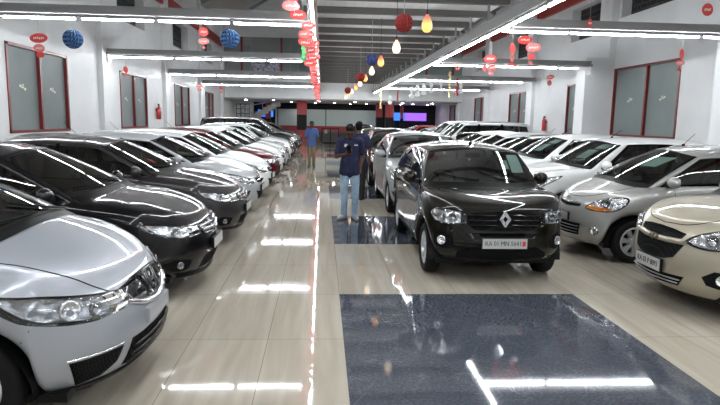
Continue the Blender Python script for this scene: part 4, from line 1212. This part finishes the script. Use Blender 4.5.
gt=empty('gate',(.62,43.2,0)); tag(gt,'black barred metal gate with a white notice in front of the red wall','gate')
bm=bmesh.new()
for x in (-.6,0,.6): span(bm,(x-.03,-.02,0),(x+.03,.02,1.1))
for z in (.05,1.07): span(bm,(-.6,-.02,z-.03),(.6,.02,z+.03))
bm_obj('gate_frame',bm,M['black_panel'],gt)
bm=bmesh.new()
for k in range(17): span(bm,(-.57+k*.071-.008,-.01,.05),(-.57+k*.071+.008,.01,1.07))
bm_obj('gate_bars',bm,M['stair'],gt)
box_obj('notice',(-.42,-.035,.72),(-.22,-.02,.98),M['plate'],gt)
tag(box_obj('sign_panel',(6.45,YB-.5,1.75),(8.1,YB-.42,2.35),M['purple']),'purple lit display panel on the far wall','display')
tag(box_obj('sign_panel',(5.0,YB-.5,1.75),(6.42,YB-.42,2.35),M['blue']),'blue lit display panel on the far wall, left of the purple one','display')
tag(box_obj('sign_panel',(-4.9,YB-.15,1.85),(-3.75,YB-.06,2.4),M['blue']),'blue lit sign panel behind the staircase','display')
for xx,lb in ((7.2,0),(5.7,0),(-4.3,0)): pass
# fire extinguishers
M['red']=mat('extinguisher_red',(.55,.02,.02),0,.3,.5)
def extinguisher(x,y,z,s,label):
    r=empty('fire_extinguisher',(x,y,z)); tag(r,label,'fire extinguisher')
    bm=bmesh.new(); lathe(bm,[(.001,0),(.07,0),(.08,.02),(.08,.38),(.06,.44),(.025,.47),(.02,.5),(.001,.5)],axis='Z',seg=18); bm_obj('cylinder',bm,M['red'],r,smooth=True)
    bm=bmesh.new(); bx(bm,(0,0,.53),(.05,.10,.05)); bx(bm,(0,-.04,.57),(.03,.12,.02)); bm_obj('valve',bm,M['black'],r)
    bm=bmesh.new(); pts=[Vector((0,.04,.52)),Vector((0,.11,.48)),Vector((0,.12,.3)),Vector((0,.10,.12))]
    for a,b in zip(pts,pts[1:]): cyl(bm,a,b,.012,6)
    bm_obj('hose',bm,M['black'],r); bm=bmesh.new(); bx(bm,(s*-.09,0,.35),(.02,.1,.1)); bm_obj('wall_mount',bm,M['black'],r)
extinguisher(XL+.1,22.6,1.62,1,'red fire extinguisher on the left wall'); extinguisher(XR-.1,22.9,1.45,-1,'red fire extinguisher on the right wall')
# ------------------------------------------------------------------ hanging decorations
M['redpaper']=mat('red_paper',(.78,.07,.06),0,.45); M['redpaper2']=mat('pink_red_paper',(.85,.20,.19),0,.45)
M['whitepaper']=mat('white_paper',(.85,.88,.86),0,.4); M['string']=mat('string',(.5,.5,.5),0,.6); M['gold']=mat('gold_tinsel',(.75,.62,.3),.7,.3); M['greenp']=mat('green_tinsel',(.05,.45,.12),.2,.4)
def oval(bm,c,w,h,ang,mi=0,tilt=0):
    T=Matrix.Translation(c)@Matrix.Rotation(ang,4,'Z')@Matrix.Rotation(tilt,4,'Y')
    r=bmesh.ops.create_cone(bm,cap_ends=True,segments=24,radius1=.5,radius2=.5,depth=.006,matrix=T@Matrix.Rotation(PI/2,4,'X')@Matrix.Diagonal((w,h,1,1)))
    for f in {f for v in r['verts'] for f in v.link_faces}: f.material_index=mi
def mobile(loc,ztop,items,label,cat,group,mt='redpaper',text=True,name='hanging_sign'):
    """items: (dx,dz,w,h,ang)"""
    r=empty(name,(loc[0],loc[1],loc[2])); tag(r,label,cat,group)
    lo=min(i[1] for i in items)
    bm=bmesh.new(); cyl(bm,(0,0,lo),(0,0,ztop-loc[2]),.0035,5); bm_obj('string',bm,M['string'],r)
    for k,(dx,dz,w,h,an) in enumerate(items):
        bm=bmesh.new(); oval(bm,(dx,-.004*(k%2),dz),w,h,an,tilt=.1*((k%3)-1)); o=bm_obj('paper_oval',bm,M[mt] if k%2==0 or mt!='redpaper' else M['redpaper2'],r)
        if text and w>.15:
            T=Matrix.Translation((dx,-.004*(k%2),dz))@Matrix.Rotation(an,4,'Z')
            bm=bmesh.new()
            for q in range(6): bx(bm,(-w*.25+q*w*.1,-.0045,0.004*((q*7)%3-1)),(w*.055,.002,h*.2),T.to_3x3().to_4x4() if 0 else None)
            place_bm(bm,T); bm_obj('printed_text',bm,M['whitepaper'],o)
    return r
G1='red paper mobiles along the left light strip'
random.seed(3)
mobile((SLX-.24,8.76,3.38),4.0,[(0,.10,.27,.15,.1),(-.05,-.04,.26,.14,.2),(.05,-.16,.25,.13,-.2)],'large red paper ovals nearest the camera, left of the left light strip','paper mobile',G1)
k=0; y=9.4
while y<36.5:
    zc=(3.20 if y<12 else 3.24)-.12*random.random()
    n=3 if y<13 else 4
    it=[(random.uniform(-.07,.07),-.13*j,random.uniform(.20,.27) if j<3 else .12,random.uniform(.10,.14),random.uniform(-.9,.9)) for j in range(n)]
    mobile((SLX-.062,y,zc),3.46,it,'red paper oval mobile, %s from the camera along the left light strip'%ORD[k],'paper mobile',G1)
    k+=1; y+=.75 if y<13 else 1.5
G2='red paper mobiles on the right of the hall'
for (x,y,z,it,lb) in [
    (3.72,10.75,3.22,[(-.08,0,.29,.15,.2),(.08,-.13,.27,.16,-.2),(.05,-.29,.14,.11,0),(.05,-.41,.07,.07,0)],'cluster of four red paper ovals under the nearest right beam'),
    (3.42,10.75,3.06,[(0,0,.15,.19,.5),(0,-.17,.08,.12,.3),(0,-.28,.15,.06,.2)],'narrow red paper mobile beside the four-oval cluster'),
    (3.55,12.6,3.07,[(0,0,.30,.17,.2),(-.12,-.20,.15,.15,.6),(.04,-.18,.17,.14,-.3),(.02,-.30,.10,.08,0)],'red paper mobile hanging nearest the right light strip'),
    (4.75,10.60,3.52,[(0,0,.16,.16,.6)],'folded red paper disc over the nearest right beam'),
    (6.25,9.6,3.62,[(0,0,.22,.2,.2)],'round red paper disc near the top right corner'),
    (6.6,10.75,3.05,[(0,0,.11,.19,.3),(-.02,-.16,.17,.10,0),(-.03,-.28,.07,.06,0)],'red paper mobile in front of the large right window'),
    (6.75,17.4,3.10,[(0,0,.24,.13,.1),(-.02,-.17,.15,.16,.2)],'red paper mobile below the second right beam'),
    (5.45,24.05,3.05,[(0,0,.12,.22,.3),(0,-.18,.2,.08,0)],'small red paper mobile below the third right beam'),
    (3.95,17.4,3.30,[(0,0,.2,.17,.7)],'single red paper heart below the right light strip')]:
    mobile((x,y-.12,z),3.45 if z<3.4 else 4.0,it,lb,'paper mobile',G2)
G3='red paper mobiles on the left of the hall'
for (x,y,z,it,lb) in [
    (-4.85,10.75,3.02,[(0,0,.29,.16,.1),(0,-.17,.18,.14,.2),(.01,-.28,.14,.1,0)],'red paper oval mobile in front of the nearest left window'),
    (-2.35,12.2,3.40,[(0,0,.19,.18,.2),(0,-.18,.21,.12,0),(0,-.3,.06,.06,0)],'red paper mobile left of the rear blue paper ball'),
    (-5.55,17.4,3.02,[(0,0,.12,.2,.4),(0,-.15,.18,.08,0)],'small red paper mobile beside the second left window'),
    (-5.25,26.0,3.06,[(0,0,.3,.14,.2),(0,-.16,.2,.12,.4)],'red paper mobile before the farthest left window'),
    (-4.5,27.0,3.05,[(0,0,.14,.22,.4),(0,-.2,.1,.1,0)],'thin red paper mobile in the far left bay')]:
    mobile((x,y-.12,z),3.45,it,lb,'paper mobile',G3)
G4='white paper mobiles in the far right bay'
for i,(x,z,y) in enumerate([(3.62,2.98,23.85),(3.85,3.05,23.85),(4.1,3.12,23.85),(4.4,3.2,23.85),(5.62,3.2,23.85),(3.5,2.9,30.5),(4.8,3.2,23.85)]):
    mobile((x,y,z),3.45,[(0,0,.19,.26,.5),(0,-.24,.22,.2,.2)] if i!=6 else [(0,0,.10,.3,.3),(0,-.35,.08,.1,0)],'white paper disc mobile, %s from the left in the far right bay'%ORD[i],'paper mobile',G4,mt='whitepaper',text=False)
G5='tinsel tassels in the far right bay'
for i,(x,z0,z1,y,mt,lb) in enumerate([(4.75,2.6,3.55,22.0,'gold','tall gold tinsel tassel in the far right bay'),(5.1,2.75,3.3,22.2,'redsteel','dark red paper tassel right of the gold one'),(3.9,2.6,3.2,30.5,'redsteel','short red tassel below the white paper discs'),(3.05,2.35,3.2,30.9,'gold','gold tassel hanging before the red and black columns'),(-.42,2.95,3.35,13.2,'greenp','short green tinsel tassel beside the left light strip')]):
    bm=bmesh.new(); 
    zz=z1
    while zz>z0:
        bx(bm,(x+random.uniform(-.02,.02),y,zz),(.07,.03,.09),Matrix.Rotation(random.random()*3,4,'Y')); zz-=.09
    cyl(bm,(x,y,z0),(x,y,3.5),.004,5); bm_obj('hanging_tassel',bm,M[mt]); tag(COL.objects[-1],lb,'tassel',G5)
# honeycomb paper balls
def honey(loc,ztop,rad,c1,c2,label):
    m=mat('honeycomb_paper',c1,0,.6)
    m2=mat('honeycomb_edge',c2,0,.6)
    r=empty('hanging_paper_ball',loc); tag(r,label,'paper ball')
    bm=bmesh.new(); U=36; V=14; g=[]
    for j in range(V+1):
        th=PI*j/V; row=[]
        for i in range(U):
            ph=2*PI*(i+.5*(j%2))/U; rr=rad*(1.0 if (i%2)==0 else .86)
            row.append(bm.verts.new((rr*math.sin(th)*math.cos(ph),rr*math.sin(th)*math.sin(ph),rad*math.cos(th))))
        g.append(row)
    for j in range(V):
        for i in range(U):
            try: f=bm.faces.new((g[j][i],g[j][(i+1)%U],g[j+1][(i+1)%U],g[j+1][i])); f.material_index=(i+j)%2
            except ValueError: pass
    bmesh.ops.remove_doubles(bm,verts=bm.verts,dist=.0005)
    bm_obj('paper_honeycomb',bm,[m,m2],r)
    bm=bmesh.new(); cyl(bm,(0,0,rad*.9),(0,0,ztop-loc[2]),.004,5); bm_obj('string',bm,M['string'],r)
honey((-4.28,10.63,3.02),3.44,.165,(.004,.02,.11),(.05,.17,.36),'blue honeycomb paper ball in front of the left wall')
honey((-1.62,10.63,3.10),3.44,.165,(.004,.02,.14),(.08,.24,.5),'blue honeycomb paper ball near the left light strip')
honey((1.10,8.15,3.05),4.0,.125,(.12,.003,.003),(.34,.012,.010),'dark red honeycomb ball beside the nearest pendant lamp')
honey((1.10,13.30,3.07),4.0,.13,(.01,.02,.11),(.03,.05,.2),'dark blue honeycomb ball beside the third pendant lamp')
honey((1.18,18.4,3.05),4.0,.14,(.12,.003,.003),(.34,.012,.010),'dark red honeycomb ball beside the fifth pendant lamp')
honey((1.16,26.9,3.05),4.0,.15,(.12,.003,.003),(.34,.012,.010),'dark red honeycomb ball farthest down the hall')
# pendant lamps
def lampmat(name,top,bot,es):
    m=mat(name,(.25,.2,.15),0,.3); nt=m.node_tree; N=nt.nodes; L=nt.links; b=N['Principled BSDF']
    tc=N.new('ShaderNodeTexCoord'); se=N.new('ShaderNodeSeparateXYZ'); mr=N.new('ShaderNodeMapRange'); mr.inputs[1].default_value=-.07; mr.inputs[2].default_value=.12
    cr=N.new('ShaderNodeValToRGB'); e=cr.color_ramp.elements; e[0].position=.3; e[0].color=(*bot,1); e[1].position=.8; e[1].color=(*top,1)
    L.new(tc.outputs['Object'],se.inputs[0]); L.new(se.outputs[2],mr.inputs[0]); L.new(mr.outputs[0],cr.inputs[0]); L.new(cr.outputs[0],b.inputs['Emission Color']); b.inputs['Emission Strength'].default_value=es
    return m
M['lampA']=lampmat('amber_glass_shade',(.5,.015,.003),(1,.46,.10),.6); M['lampB']=lampmat('white_glass_shade',(.9,.45,.25),(1,.80,.55),.8)
yy=8.17; i=0
for i,(x,y) in enumerate([(1.42,8.17),(1.33,10.77),(1.31,13.4),(1.33,16.05),(1.35,18.74),(1.36,21.4),(1.36,24.0),(1.38,27.6),(1.38,31.0),(1.38,34.6)]):
    r=empty('pendant_lamp',(x,y,3.05)); tag(r,'%s egg-shaped pendant lamp, %s from the camera end'%('amber topped' if i%2==0 else 'plain white',ORD[i]),'pendant lamp','row of egg-shaped pendant lamps')
    bm=bmesh.new(); lathe(bm,[(.001,-.115),(.035,-.108),(.062,-.08),(.074,-.04),(.07,.01),(.052,.06),(.03,.10),(.018,.125),(.001,.128)],axis='Z',seg=22); bm_obj('glass_shade',bm,M['lampA' if i%2==0 else 'lampB'],r,smooth=True)
    bm=bmesh.new(); cyl(bm,(0,0,.12),(0,0,.19),.012,8); cyl(bm,(0,0,.19),(0,0,4.0-3.05),.004,6); bm_obj('cord',bm,M['black'],r)
# people
M['skin']=mat('skin',(.11,.052,.032),0,.6,spec=.25); M['hair']=mat('black_hair',(.004,.0035,.0035),0,.7,spec=.15)
M['navy']=mat('navy_polo',(.012,.014,.05),0,.85); M['denim']=mat('light_denim',(.30,.42,.55),0,.85); noise_col(M['denim'],(.20,.31,.44),(.40,.52,.64),5,4)
M['shoe']=mat('grey_shoe',(.35,.34,.34),0,.6); M['blueshirt']=mat('blue_shirt',(.06,.11,.27),0,.85); M['khaki']=mat('khaki',(.22,.16,.09),0,.85); M['darktr']=mat('dark_trousers',(.02,.02,.025),0,.85); M['brownshoe']=mat('dark_shoe',(.03,.02,.015),0,.5)
_US={}
def usphere(u,v):
    if (u,v) not in _US:
        vs=[(0,0,1)]+[(math.sin(PI*j/v)*math.cos(2*PI*i/u),math.sin(PI*j/v)*math.sin(2*PI*i/u),math.cos(PI*j/v)) for j in range(1,v) for i in range(u)]+[(0,0,-1)]
        fs=[(0,1+i,1+(i+1)%u) for i in range(u)]
        for j in range(v-2):
            o=1+j*u
            fs+=[(o+i,o+u+i,o+u+(i+1)%u,o+(i+1)%u) for i in range(u)]
        o=1+(v-2)*u; n=len(vs)-1; fs+=[(o+i,n,o+(i+1)%u) for i in range(u)]
        _US[u,v]=(vs,fs)
    return _US[u,v]
class Blob:
    def __init__(s): s.v=[]; s.f=[]
def bsph(B,c,s,u=12,v=8,rot=None):
    vs,fs=usphere(u,v); o=len(B.v); c=Vector(c)
    if rot is None: B.v+=[(c.x+p[0]*s[0],c.y+p[1]*s[1],c.z+p[2]*s[2]) for p in vs]
    else:
        r=rot.to_3x3()
        B.v+=[tuple(c+r@Vector((p[0]*s[0],p[1]*s[1],p[2]*s[2]))) for p in vs]
    B.f+=[tuple(i+o for i in f) for f in fs]
def skin_mesh(chains,extra=None,vox=.012,sub=1,name='m'):
    B=Blob()
    for ch in chains:
        for (a,ra,rb),(b,sa,sb) in zip(ch,ch[1:]):
            a=Vector(a); b=Vector(b); n=max(2,int((b-a).length/.02))
            for k in range(n+1):
                t=k/n; t2=t*t*(3-2*t)*.4+t*.6
                p=a.lerp(b,t); x=ra+(sa-ra)*t2; y=rb+(sb-rb)*t2
                bsph(B,p,(x,y,min(x,y)))
    if extra: extra(B)
    me=bpy.data.meshes.new('t'); me.from_pydata(B.v,[],B.f)
    o=bpy.data.objects.new('t',me); COL.objects.link(o)
    md=o.modifiers.new('r','REMESH'); md.mode='VOXEL'; md.voxel_size=vox; md.use_smooth_shade=True
    s=o.modifiers.new('s','SMOOTH'); s.iterations=3; s.factor=.5
    out=freeze(o,name); bpy.data.objects.remove(o)
    for p in out.polygons: p.use_smooth=True
    return out
def person(loc,rz,pose,cols,label,scale=1.0,vox=.011):
    J=pose; root=empty('person',loc,rz); root.scale=(scale,)*3
    tag(root,label,'person')
    hd=Vector(J['head']); fw=Vector(J['face']).normalized(); up=Vector(J['hup']).normalized(); rt=fw.cross(up).normalized()
    Rm=Matrix((rt,-fw,up)).transposed().to_4x4()   # local x=right, y=back, z=up
    def H(x,y,z): return hd+rt*x-fw*y+up*z
    def hand(bm,w,d,palmn,grip):
        # wrist w, finger direction d, palm normal palmn ; grip curl 0..1
        d=Vector(d).normalized(); pn=Vector(palmn).normalized(); sd=d.cross(pn).normalized(); w=Vector(w)
        for k in range(4):
            p=w+d*(.02+.02*k)
            bsph(bm,p,(.03,.03,.03),8,6)
        for q in (-1,1): bsph(bm,w+d*.06+sd*.02*q,(.026,.026,.026),8,6)
        for j in range(4):
            b=w+d*.09+sd*(.027-.018*j); l=(.065,.075,.07,.055)[j]; dd=d.copy(); p=b
            for s in range(3):
                dd=(dd*math.cos(grip*.7)+pn*math.sin(grip*.7)).normalized() if s or grip>.5 else dd
                e=p+dd*(l/3); n=4
                for t in range(n+1): bsph(bm,p.lerp(e,t/n),(.0095,)*3,6,5)
                p=e
        b=w+d*.03+sd*.03; e=b+(d*.7+sd*.7+pn*.4).normalized()*.035; f=e+(d*.9+pn*.4).normalized()*.03
        for a,c in ((b,e),(e,f)):
            for t in range(5): bsph(bm,a.lerp(c,t/4),(.0115,)*3,6,5)
    def ex(bm):
        T=Matrix.Translation(hd)@Rm
        bsph(bm,H(0,.005,.02),(.078,.096,.10),18,14,rot=Rm); bsph(bm,H(0,-.02,-.055),(.058,.065,.055),14,10,rot=Rm)
        bsph(bm,H(0,-.045,-.09),(.03,.03,.022),10,8,rot=Rm)
        bsph(bm,H(0,-.098,-.018),(.013,.018,.024),8,8,rot=Rm); bsph(bm,H(0,-.088,-.06),(.024,.012,.009),8,8,rot=Rm); bsph(bm,H(0,-.086,.022),(.05,.012,.01),8,8,rot=Rm)
        for s in (-1,1): bsph(bm,H(s*.08,.01,-.01),(.011,.02,.03),8,8,rot=Rm)
        hand(bm,*J['handR']); hand(bm,*J['handL'])
    sh=.185
    n0=(J['neck'],.055,.058); 
    chains=[[((hd-up*.06-fw*-.01)[:],.05,.055),n0,(J['chest'],.11,.08)],
      [(J['chest'],.15,.10),(J['waist'],.14,.095),(J['hip'],.15,.10)],
      [(J['shR'],.052,.052),(J['elR'],.041,.041),(J['wrR'],.028,.028)],[(J['shL'],.052,.052),(J['elL'],.041,.041),(J['wrL'],.028,.028)],
      [(J['hpR'],.085,.085),(J['knR'],.055,.055),(J['anR'],.038,.038)],[(J['hpL'],.085,.085),(J['knL'],.055,.055),(J['anL'],.038,.038)]]
    b=link('body',skin_mesh(chains,ex,vox,name='body'),root,M['skin'])
    # hair
    def hx(bm):
        bsph(bm,H(0,.018,.045),(.085,.098,.088),18,14,rot=Rm); bsph(bm,H(0,.055,-.0),(.074,.058,.075),14,10,rot=Rm); bsph(bm,H(0,-.045,.10),(.065,.05,.03),12,8,rot=Rm)
    link('hair',skin_mesh([],hx,.010,name='hair'),root,M['hair'])
    for s in (-1,1):
        bm=bmesh.new(); sph(bm,H(s*.030,-.090,.0),(.012,.007,.006),8,6,rot=Rm); bm_obj('eye',bm,M['gloss_black'],b,smooth=True)
        bm=bmesh.new(); bx(bm,H(s*.030,-.092,.022),(.034,.008,.007),Rm); bm_obj('eyebrow',bm,M['hair'],b)
    bm=bmesh.new(); bx(bm,H(0,-.098,-.058),(.036,.006,.005),Rm); bm_obj('mouth',bm,M['hair'],b)
    # shirt
    ch=Vector(J['chest']); W_=J.get('sw',.185)
    eR=Vector(J['shR']).lerp(Vector(J['elR']),.72); eL=Vector(J['shL']).lerp(Vector(J['elL']),.72)
    wst=J['waist']; hp=Vector(J['hip'])
    sc=[[((ch+Vector((0,0,.08)))[:],.12,.085),(J['chest'],.165,.118),(wst,.155,.118),((hp+Vector((0,0,.02)))[:],.168,.122),((hp-Vector((0,0,.09)))[:],.170,.125)],
        [((Vector(J['neck'])+Vector((0,0,-.035)))[:],.062,.062),(Vector(J['shR'])[:],.068,.068),(eR[:],.066,.066)],[((Vector(J['neck'])+Vector((0,0,-.035)))[:],.062,.062),(Vector(J['shL'])[:],.068,.068),(eL[:],.066,.066)]]
    so=link('shirt',skin_mesh(sc,None,vox,name='shirt'),root,M[cols[0]])
    bm=bmesh.new(); nk=Vector(J['neck'])+Vector((0,0,-.01)); lathe(bm,[(.062,-.02),(.072,.012),(.060,.03),(.056,.0)],axis='Z',c=nk,seg=20); bm_obj('collar',bm,M[cols[0]],so,smooth=True)
    if J.get('logo'):
        for dx,dz in ((-.085,.03),(.09,.035)):
            bm=bmesh.new(); p=ch+Vector((dx,-.122,dz)); bx(bm,p,(.05 if dx<0 else .06,.006,.05 if dx<0 else .015)); bm_obj('shirt_emblem',bm,M['plate'],so)
    sc+=[[((hp+Vector((q*.075,0,.08)))[:],.095,.118),((hp+Vector((q*.085,0,-.10)))[:],.105,.128)] for q in (-1,1)]
    so.data=skin_mesh(sc,None,vox,name='shirt'); so.data.materials.append(M[cols[0]])
    tr=[[((hp-Vector((0,0,-.01)))[:],.140,.104),((hp-Vector((0,0,.09)))[:],.145,.108)]]
    for s in 'RL':
        h_=Vector(J['hp'+s]); k_=Vector(J['kn'+s]); a_=Vector(J['an'+s])
        tr.append([(h_[:],.098,.10),(h_.lerp(k_,.5)[:],.086,.088),(k_[:],.068,.070),(k_.lerp(a_,.6)[:],.064,.064),((a_+Vector((0,0,-.015)))[:],.062,.064)])
    link('trousers',skin_mesh(tr,None,vox,name='trousers'),root,M[cols[1]])
    for s in 'RL':
        a_=Vector(J['an'+s]); t_=Vector(J['toe'+s]); d=(t_-Vector((a_.x,a_.y,t_.z))); d.normalize()
        bs=Vector((a_.x,a_.y,.045))
        me=skin_mesh([[((bs-d*.045)[:],.042,.042),((bs+d*.06)[:],.045,.045),((bs+d*.15-Vector((0,0,.005)))[:],.043,.043),((bs+d*.19-Vector((0,0,.012)))[:],.032,.032)]],None,.010,name='shoe')
        for v in me.vertices:
            if v.co.z<.0: v.co.z=0
        link('shoe',me,root,M[cols[2]])
        bm=bmesh.new()
    return root
# pose frames: x right(of picture when facing the camera), y back, z up
P1=dict(head=(-.01,-.085,1.555),face=(-.08,-.80,-.55),hup=(0,-.5,.86),neck=(0,-.01,1.44),chest=(0,0,1.29),waist=(0,.0,1.10),hip=(0,.0,.95),
  shR=(-.175,.0,1.385),elR=(-.235,-.03,1.12),wrR=(-.10,-.22,1.17),handR=((-.10,-.22,1.17),(.55,-.55,.35),(.2,.4,.9),.9),
  shL=(.175,.0,1.385),elL=(.24,.05,1.13),wrL=(.185,-.03,.93),handL=((.185,-.03,.93),(-.1,-.15,-1),(-1,-.2,0),.6),
  hpR=(-.085,0,.90),knR=(-.095,-.02,.50),anR=(-.085,.02,.09),toeR=(-.20,-.12,0),hpL=(.085,0,.90),knL=(.105,-.03,.50),anL=(.095,-.02,.09),toeL=(.13,-.3,0),logo=True)
pm=person((.49,10.15,0),R(4),P1,('navy','denim','shoe'),'person in navy polo and light blue jeans looking down at a phone',scale=.985)
ph=empty('phone',(0,0,0)); 
bm=bmesh.new(); bx(bm,(0,0,0),(.072,.010,.145),bev=.003); bm_obj('phone_case',bm,M['gloss_black'],ph); bm=bmesh.new(); bx(bm,(0,.006,0),(.062,.003,.13)); bm_obj('phone_screen',bm,mat('phone_screen',(.1,.12,.15),0,.1,emit=(.5,.6,.8),es=.4),ph)
ph.location=(.49-.035,10.15-.335,1.245); ph.rotation_euler=(R(-35),0,R(8)); tag(ph,'dark phone held by the person in the navy polo','phone')
def std_pose(logo=False,face=(0,-1,-.05),step=0):
    return dict(head=(0,-.025,1.60),face=face,hup=(0,0.05,1),neck=(0,0,1.45),chest=(0,0,1.29),waist=(0,0,1.10),hip=(0,0,.95),
  shR=(-.175,0,1.385),elR=(-.235,.02,1.12),wrR=(-.23,-.06,.89),handR=((-.23,-.06,.89),(.05,-.1,-1),(1,0,0),.5),
  shL=(.175,0,1.385),elL=(.235,.02,1.12),wrL=(.24,-.04,.89),handL=((.24,-.04,.89),(-.05,-.1,-1),(-1,0,0),.5),
  hpR=(-.085,0,.90),knR=(-.09,-.03-step*.5,.50),anR=(-.08,-step,.09),toeR=(-.11,-.25-step,0),hpL=(.085,0,.90),knL=(.09,-.02,.50),anL=(.08,step*.8,.10),toeL=(.11,-.2+step,0),logo=logo)
person((.80,12.6,0),R(165),std_pose(),('navy','darktr','brownshoe'),'person in navy shirt and dark trousers seen from behind, beside the black hatchback',scale=.99)
person((-.36,21.2,0),R(-3),std_pose(step=.05),('blueshirt','khaki','brownshoe'),'person in a blue shirt and khaki trousers walking up the far aisle',scale=.965)
# cars
PT={'silver':paint('cool_silver_paint',(.36,.38,.415),.45,.38),'black':paint('black_paint',(.004,.004,.005),0,.3),'grey':paint('dark_grey_paint',(.035,.032,.033),.2,.4),
 'silver2':paint('silver_paint',(.44,.46,.475),.2,.4),'white':paint('white_paint',(.78,.79,.79),0,.3),'maroon':paint('maroon_paint',(.12,.008,.015),.4,.3),
 'bronze':paint('dark_bronze_paint',(.006,.005,.003),.1,.4),'champagne':paint('champagne_paint',(.37,.335,.26),.4,.38),'warmsilver':paint('warm_silver_paint',(.36,.36,.345),.4,.38),'red':paint('red_paint',(.35,.02,.02),.3,.3),'mid':paint('mid_silver_paint',(.32,.335,.345),.25,.4)}
KN={'jazz':'hatchback_car','city':'sedan_car','verna':'sedan_car','kwid':'compact_car','beat':'hatchback_car','spark':'hatchback_car','swift':'hatchback_car','mpv':'people_carrier'}
PLATES={'jazz','city','kwid','beat','spark'}
MADE={}
def car(model,col,x,y,rz,label,group):
    if model not in MADE:
        c=build_car(SPEC[model],KN[model]); index_kids(); o=c.root; MADE[model]=o; base=True
        src=o; o=copy_tree(src,None,PT[col])
    else: o=copy_tree(MADE[model],None,PT[col])
    o.name=KN[model]; o.location=(x,y,0); o.rotation_euler=(0,0,rz); tag(o,label,'car',group)
    return o
GL='cars parked along the left wall'; GM='cars parked nose to tail on the right of the aisle'; GR='cars parked along the right wall'
NL=-1.10
def left(m,col,y,lb,nx=NL): car(m,col,nx-SPEC[m]['L']/2,y,0,lb,GL)
def right(m,col,y,lb,nx=3.35): car(m,col,nx+SPEC[m]['L']/2,y,PI,lb,GR)
left('jazz','silver',3.80,'silver hatchback nearest the camera at lower left',-1.06)
left('city','black',6.12,'black sedan parked between the silver hatchback and the dark grey sedan')
left('city','grey',8.55,'dark grey sedan parked right behind the black sedan',-1.08)
left('verna','silver2',10.95,'silver sedan beside the dark grey sedan on the left')
left('verna','white',13.25,'white sedan with swept headlights beside the silver sedan on the left')
left('city','maroon',15.6,'maroon sedan in the left row')
left('verna','white',17.9,'white sedan just beyond the maroon sedan')
left('city','silver2',20.2,'silver sedan in the left row, two beyond the maroon one')
left('swift','white',22.5,'white hatchback in the far left row')
left('mpv','black',27.3,'tall black people carrier in the far left row')
left('city','grey',24.9,'dark grey sedan just before the tall black people carrier')
left('swift','mid',29.6,'mid silver hatchback in the far left row')
left('city','black',31.9,'black sedan, last but one in the left row')
left('swift','black',34.2,'black hatchback at the far end of the left row')
def midc(m,col,ny,cx,lb): car(m,col,cx,ny+SPEC[m]['L']/2,-PI/2,lb,GM)
midc('kwid','bronze',5.92,1.93,'dark bronze compact car facing the camera beside the granite square')
midc('swift','mid',10.2,2.06,'silver hatchback directly behind the dark bronze compact car')
midc('swift','black',14.7,2.05,'black hatchback directly behind the silver hatchback')
midc('city','grey',19.3,2.05,'dark grey sedan behind the black hatchback in the middle line')
midc('swift','black',30,2.3,'black hatchback standing alone near the far end of the middle line')
right('beat','champagne',5.40,'champagne hatchback at the right edge of the picture',3.22)
right('spark','warmsilver',7.65,'warm silver hatchback with amber indicators beside the champagne one',3.27)
right('swift','white',9.95,'white hatchback beside the warm silver hatchback',3.2)
right('swift','white',12.4,'white hatchback, second white one from the camera in the right row')
right('city','black',14.7,'black sedan in the right row')
right('verna','white',17.0,'white sedan just beyond the black sedan in the right row')
right('city','white',19.3,'white sedan in front of the white people carrier on the right')
right('mpv','white',21.8,'tall white people carrier in the right row')
right('mpv','white',24.3,'second tall white people carrier in the right row')
right('verna','white',26.7,'white sedan beyond the two people carriers')
right('city','silver2',29.1,'silver sedan in the far right row')
right('swift','red',31.5,'red hatchback in the far right row')
right('verna','silver2',33.9,'silver sedan at the far end of the right row')
for o in MADE.values():
    def rm(x):
        for ch in KIDS.get(x.name,[]): rm(ch)
        bpy.data.objects.remove(x)
    rm(o)
# camera, light, view
f,yaw,pitch,roll,cz=584.34,.0671,.1401,.0189,1.7331
cy,sy=math.cos(yaw),math.sin(yaw); cp,sp=math.cos(pitch),math.sin(pitch)
F=Vector((sy*cp,cy*cp,-sp)); Rt=Vector((cy,-sy,0)); U=Rt.cross(F)
cr_,sr_=math.cos(roll),math.sin(roll); R2=Rt*cr_+U*sr_; U2=-Rt*sr_+U*cr_
cam=bpy.data.cameras.new('camera'); cam.sensor_width=36; cam.lens=f/720*36; cam.clip_start=.05; cam.clip_end=200
co=bpy.data.objects.new('camera',cam); COL.objects.link(co)
co.matrix_world=Matrix.Translation((0,0,cz))@Matrix((R2,U2,-F)).transposed().to_4x4(); SC.camera=co
wd=bpy.data.worlds.new('world'); SC.world=wd; wd.use_nodes=True
wd.node_tree.nodes['Background'].inputs[0].default_value=(.6,.7,.8,1); wd.node_tree.nodes['Background'].inputs[1].default_value=.3
SC.view_settings.view_transform='Standard'; SC.view_settings.look='None'; SC.view_settings.gamma=1; SC.view_settings.exposure=EXPO
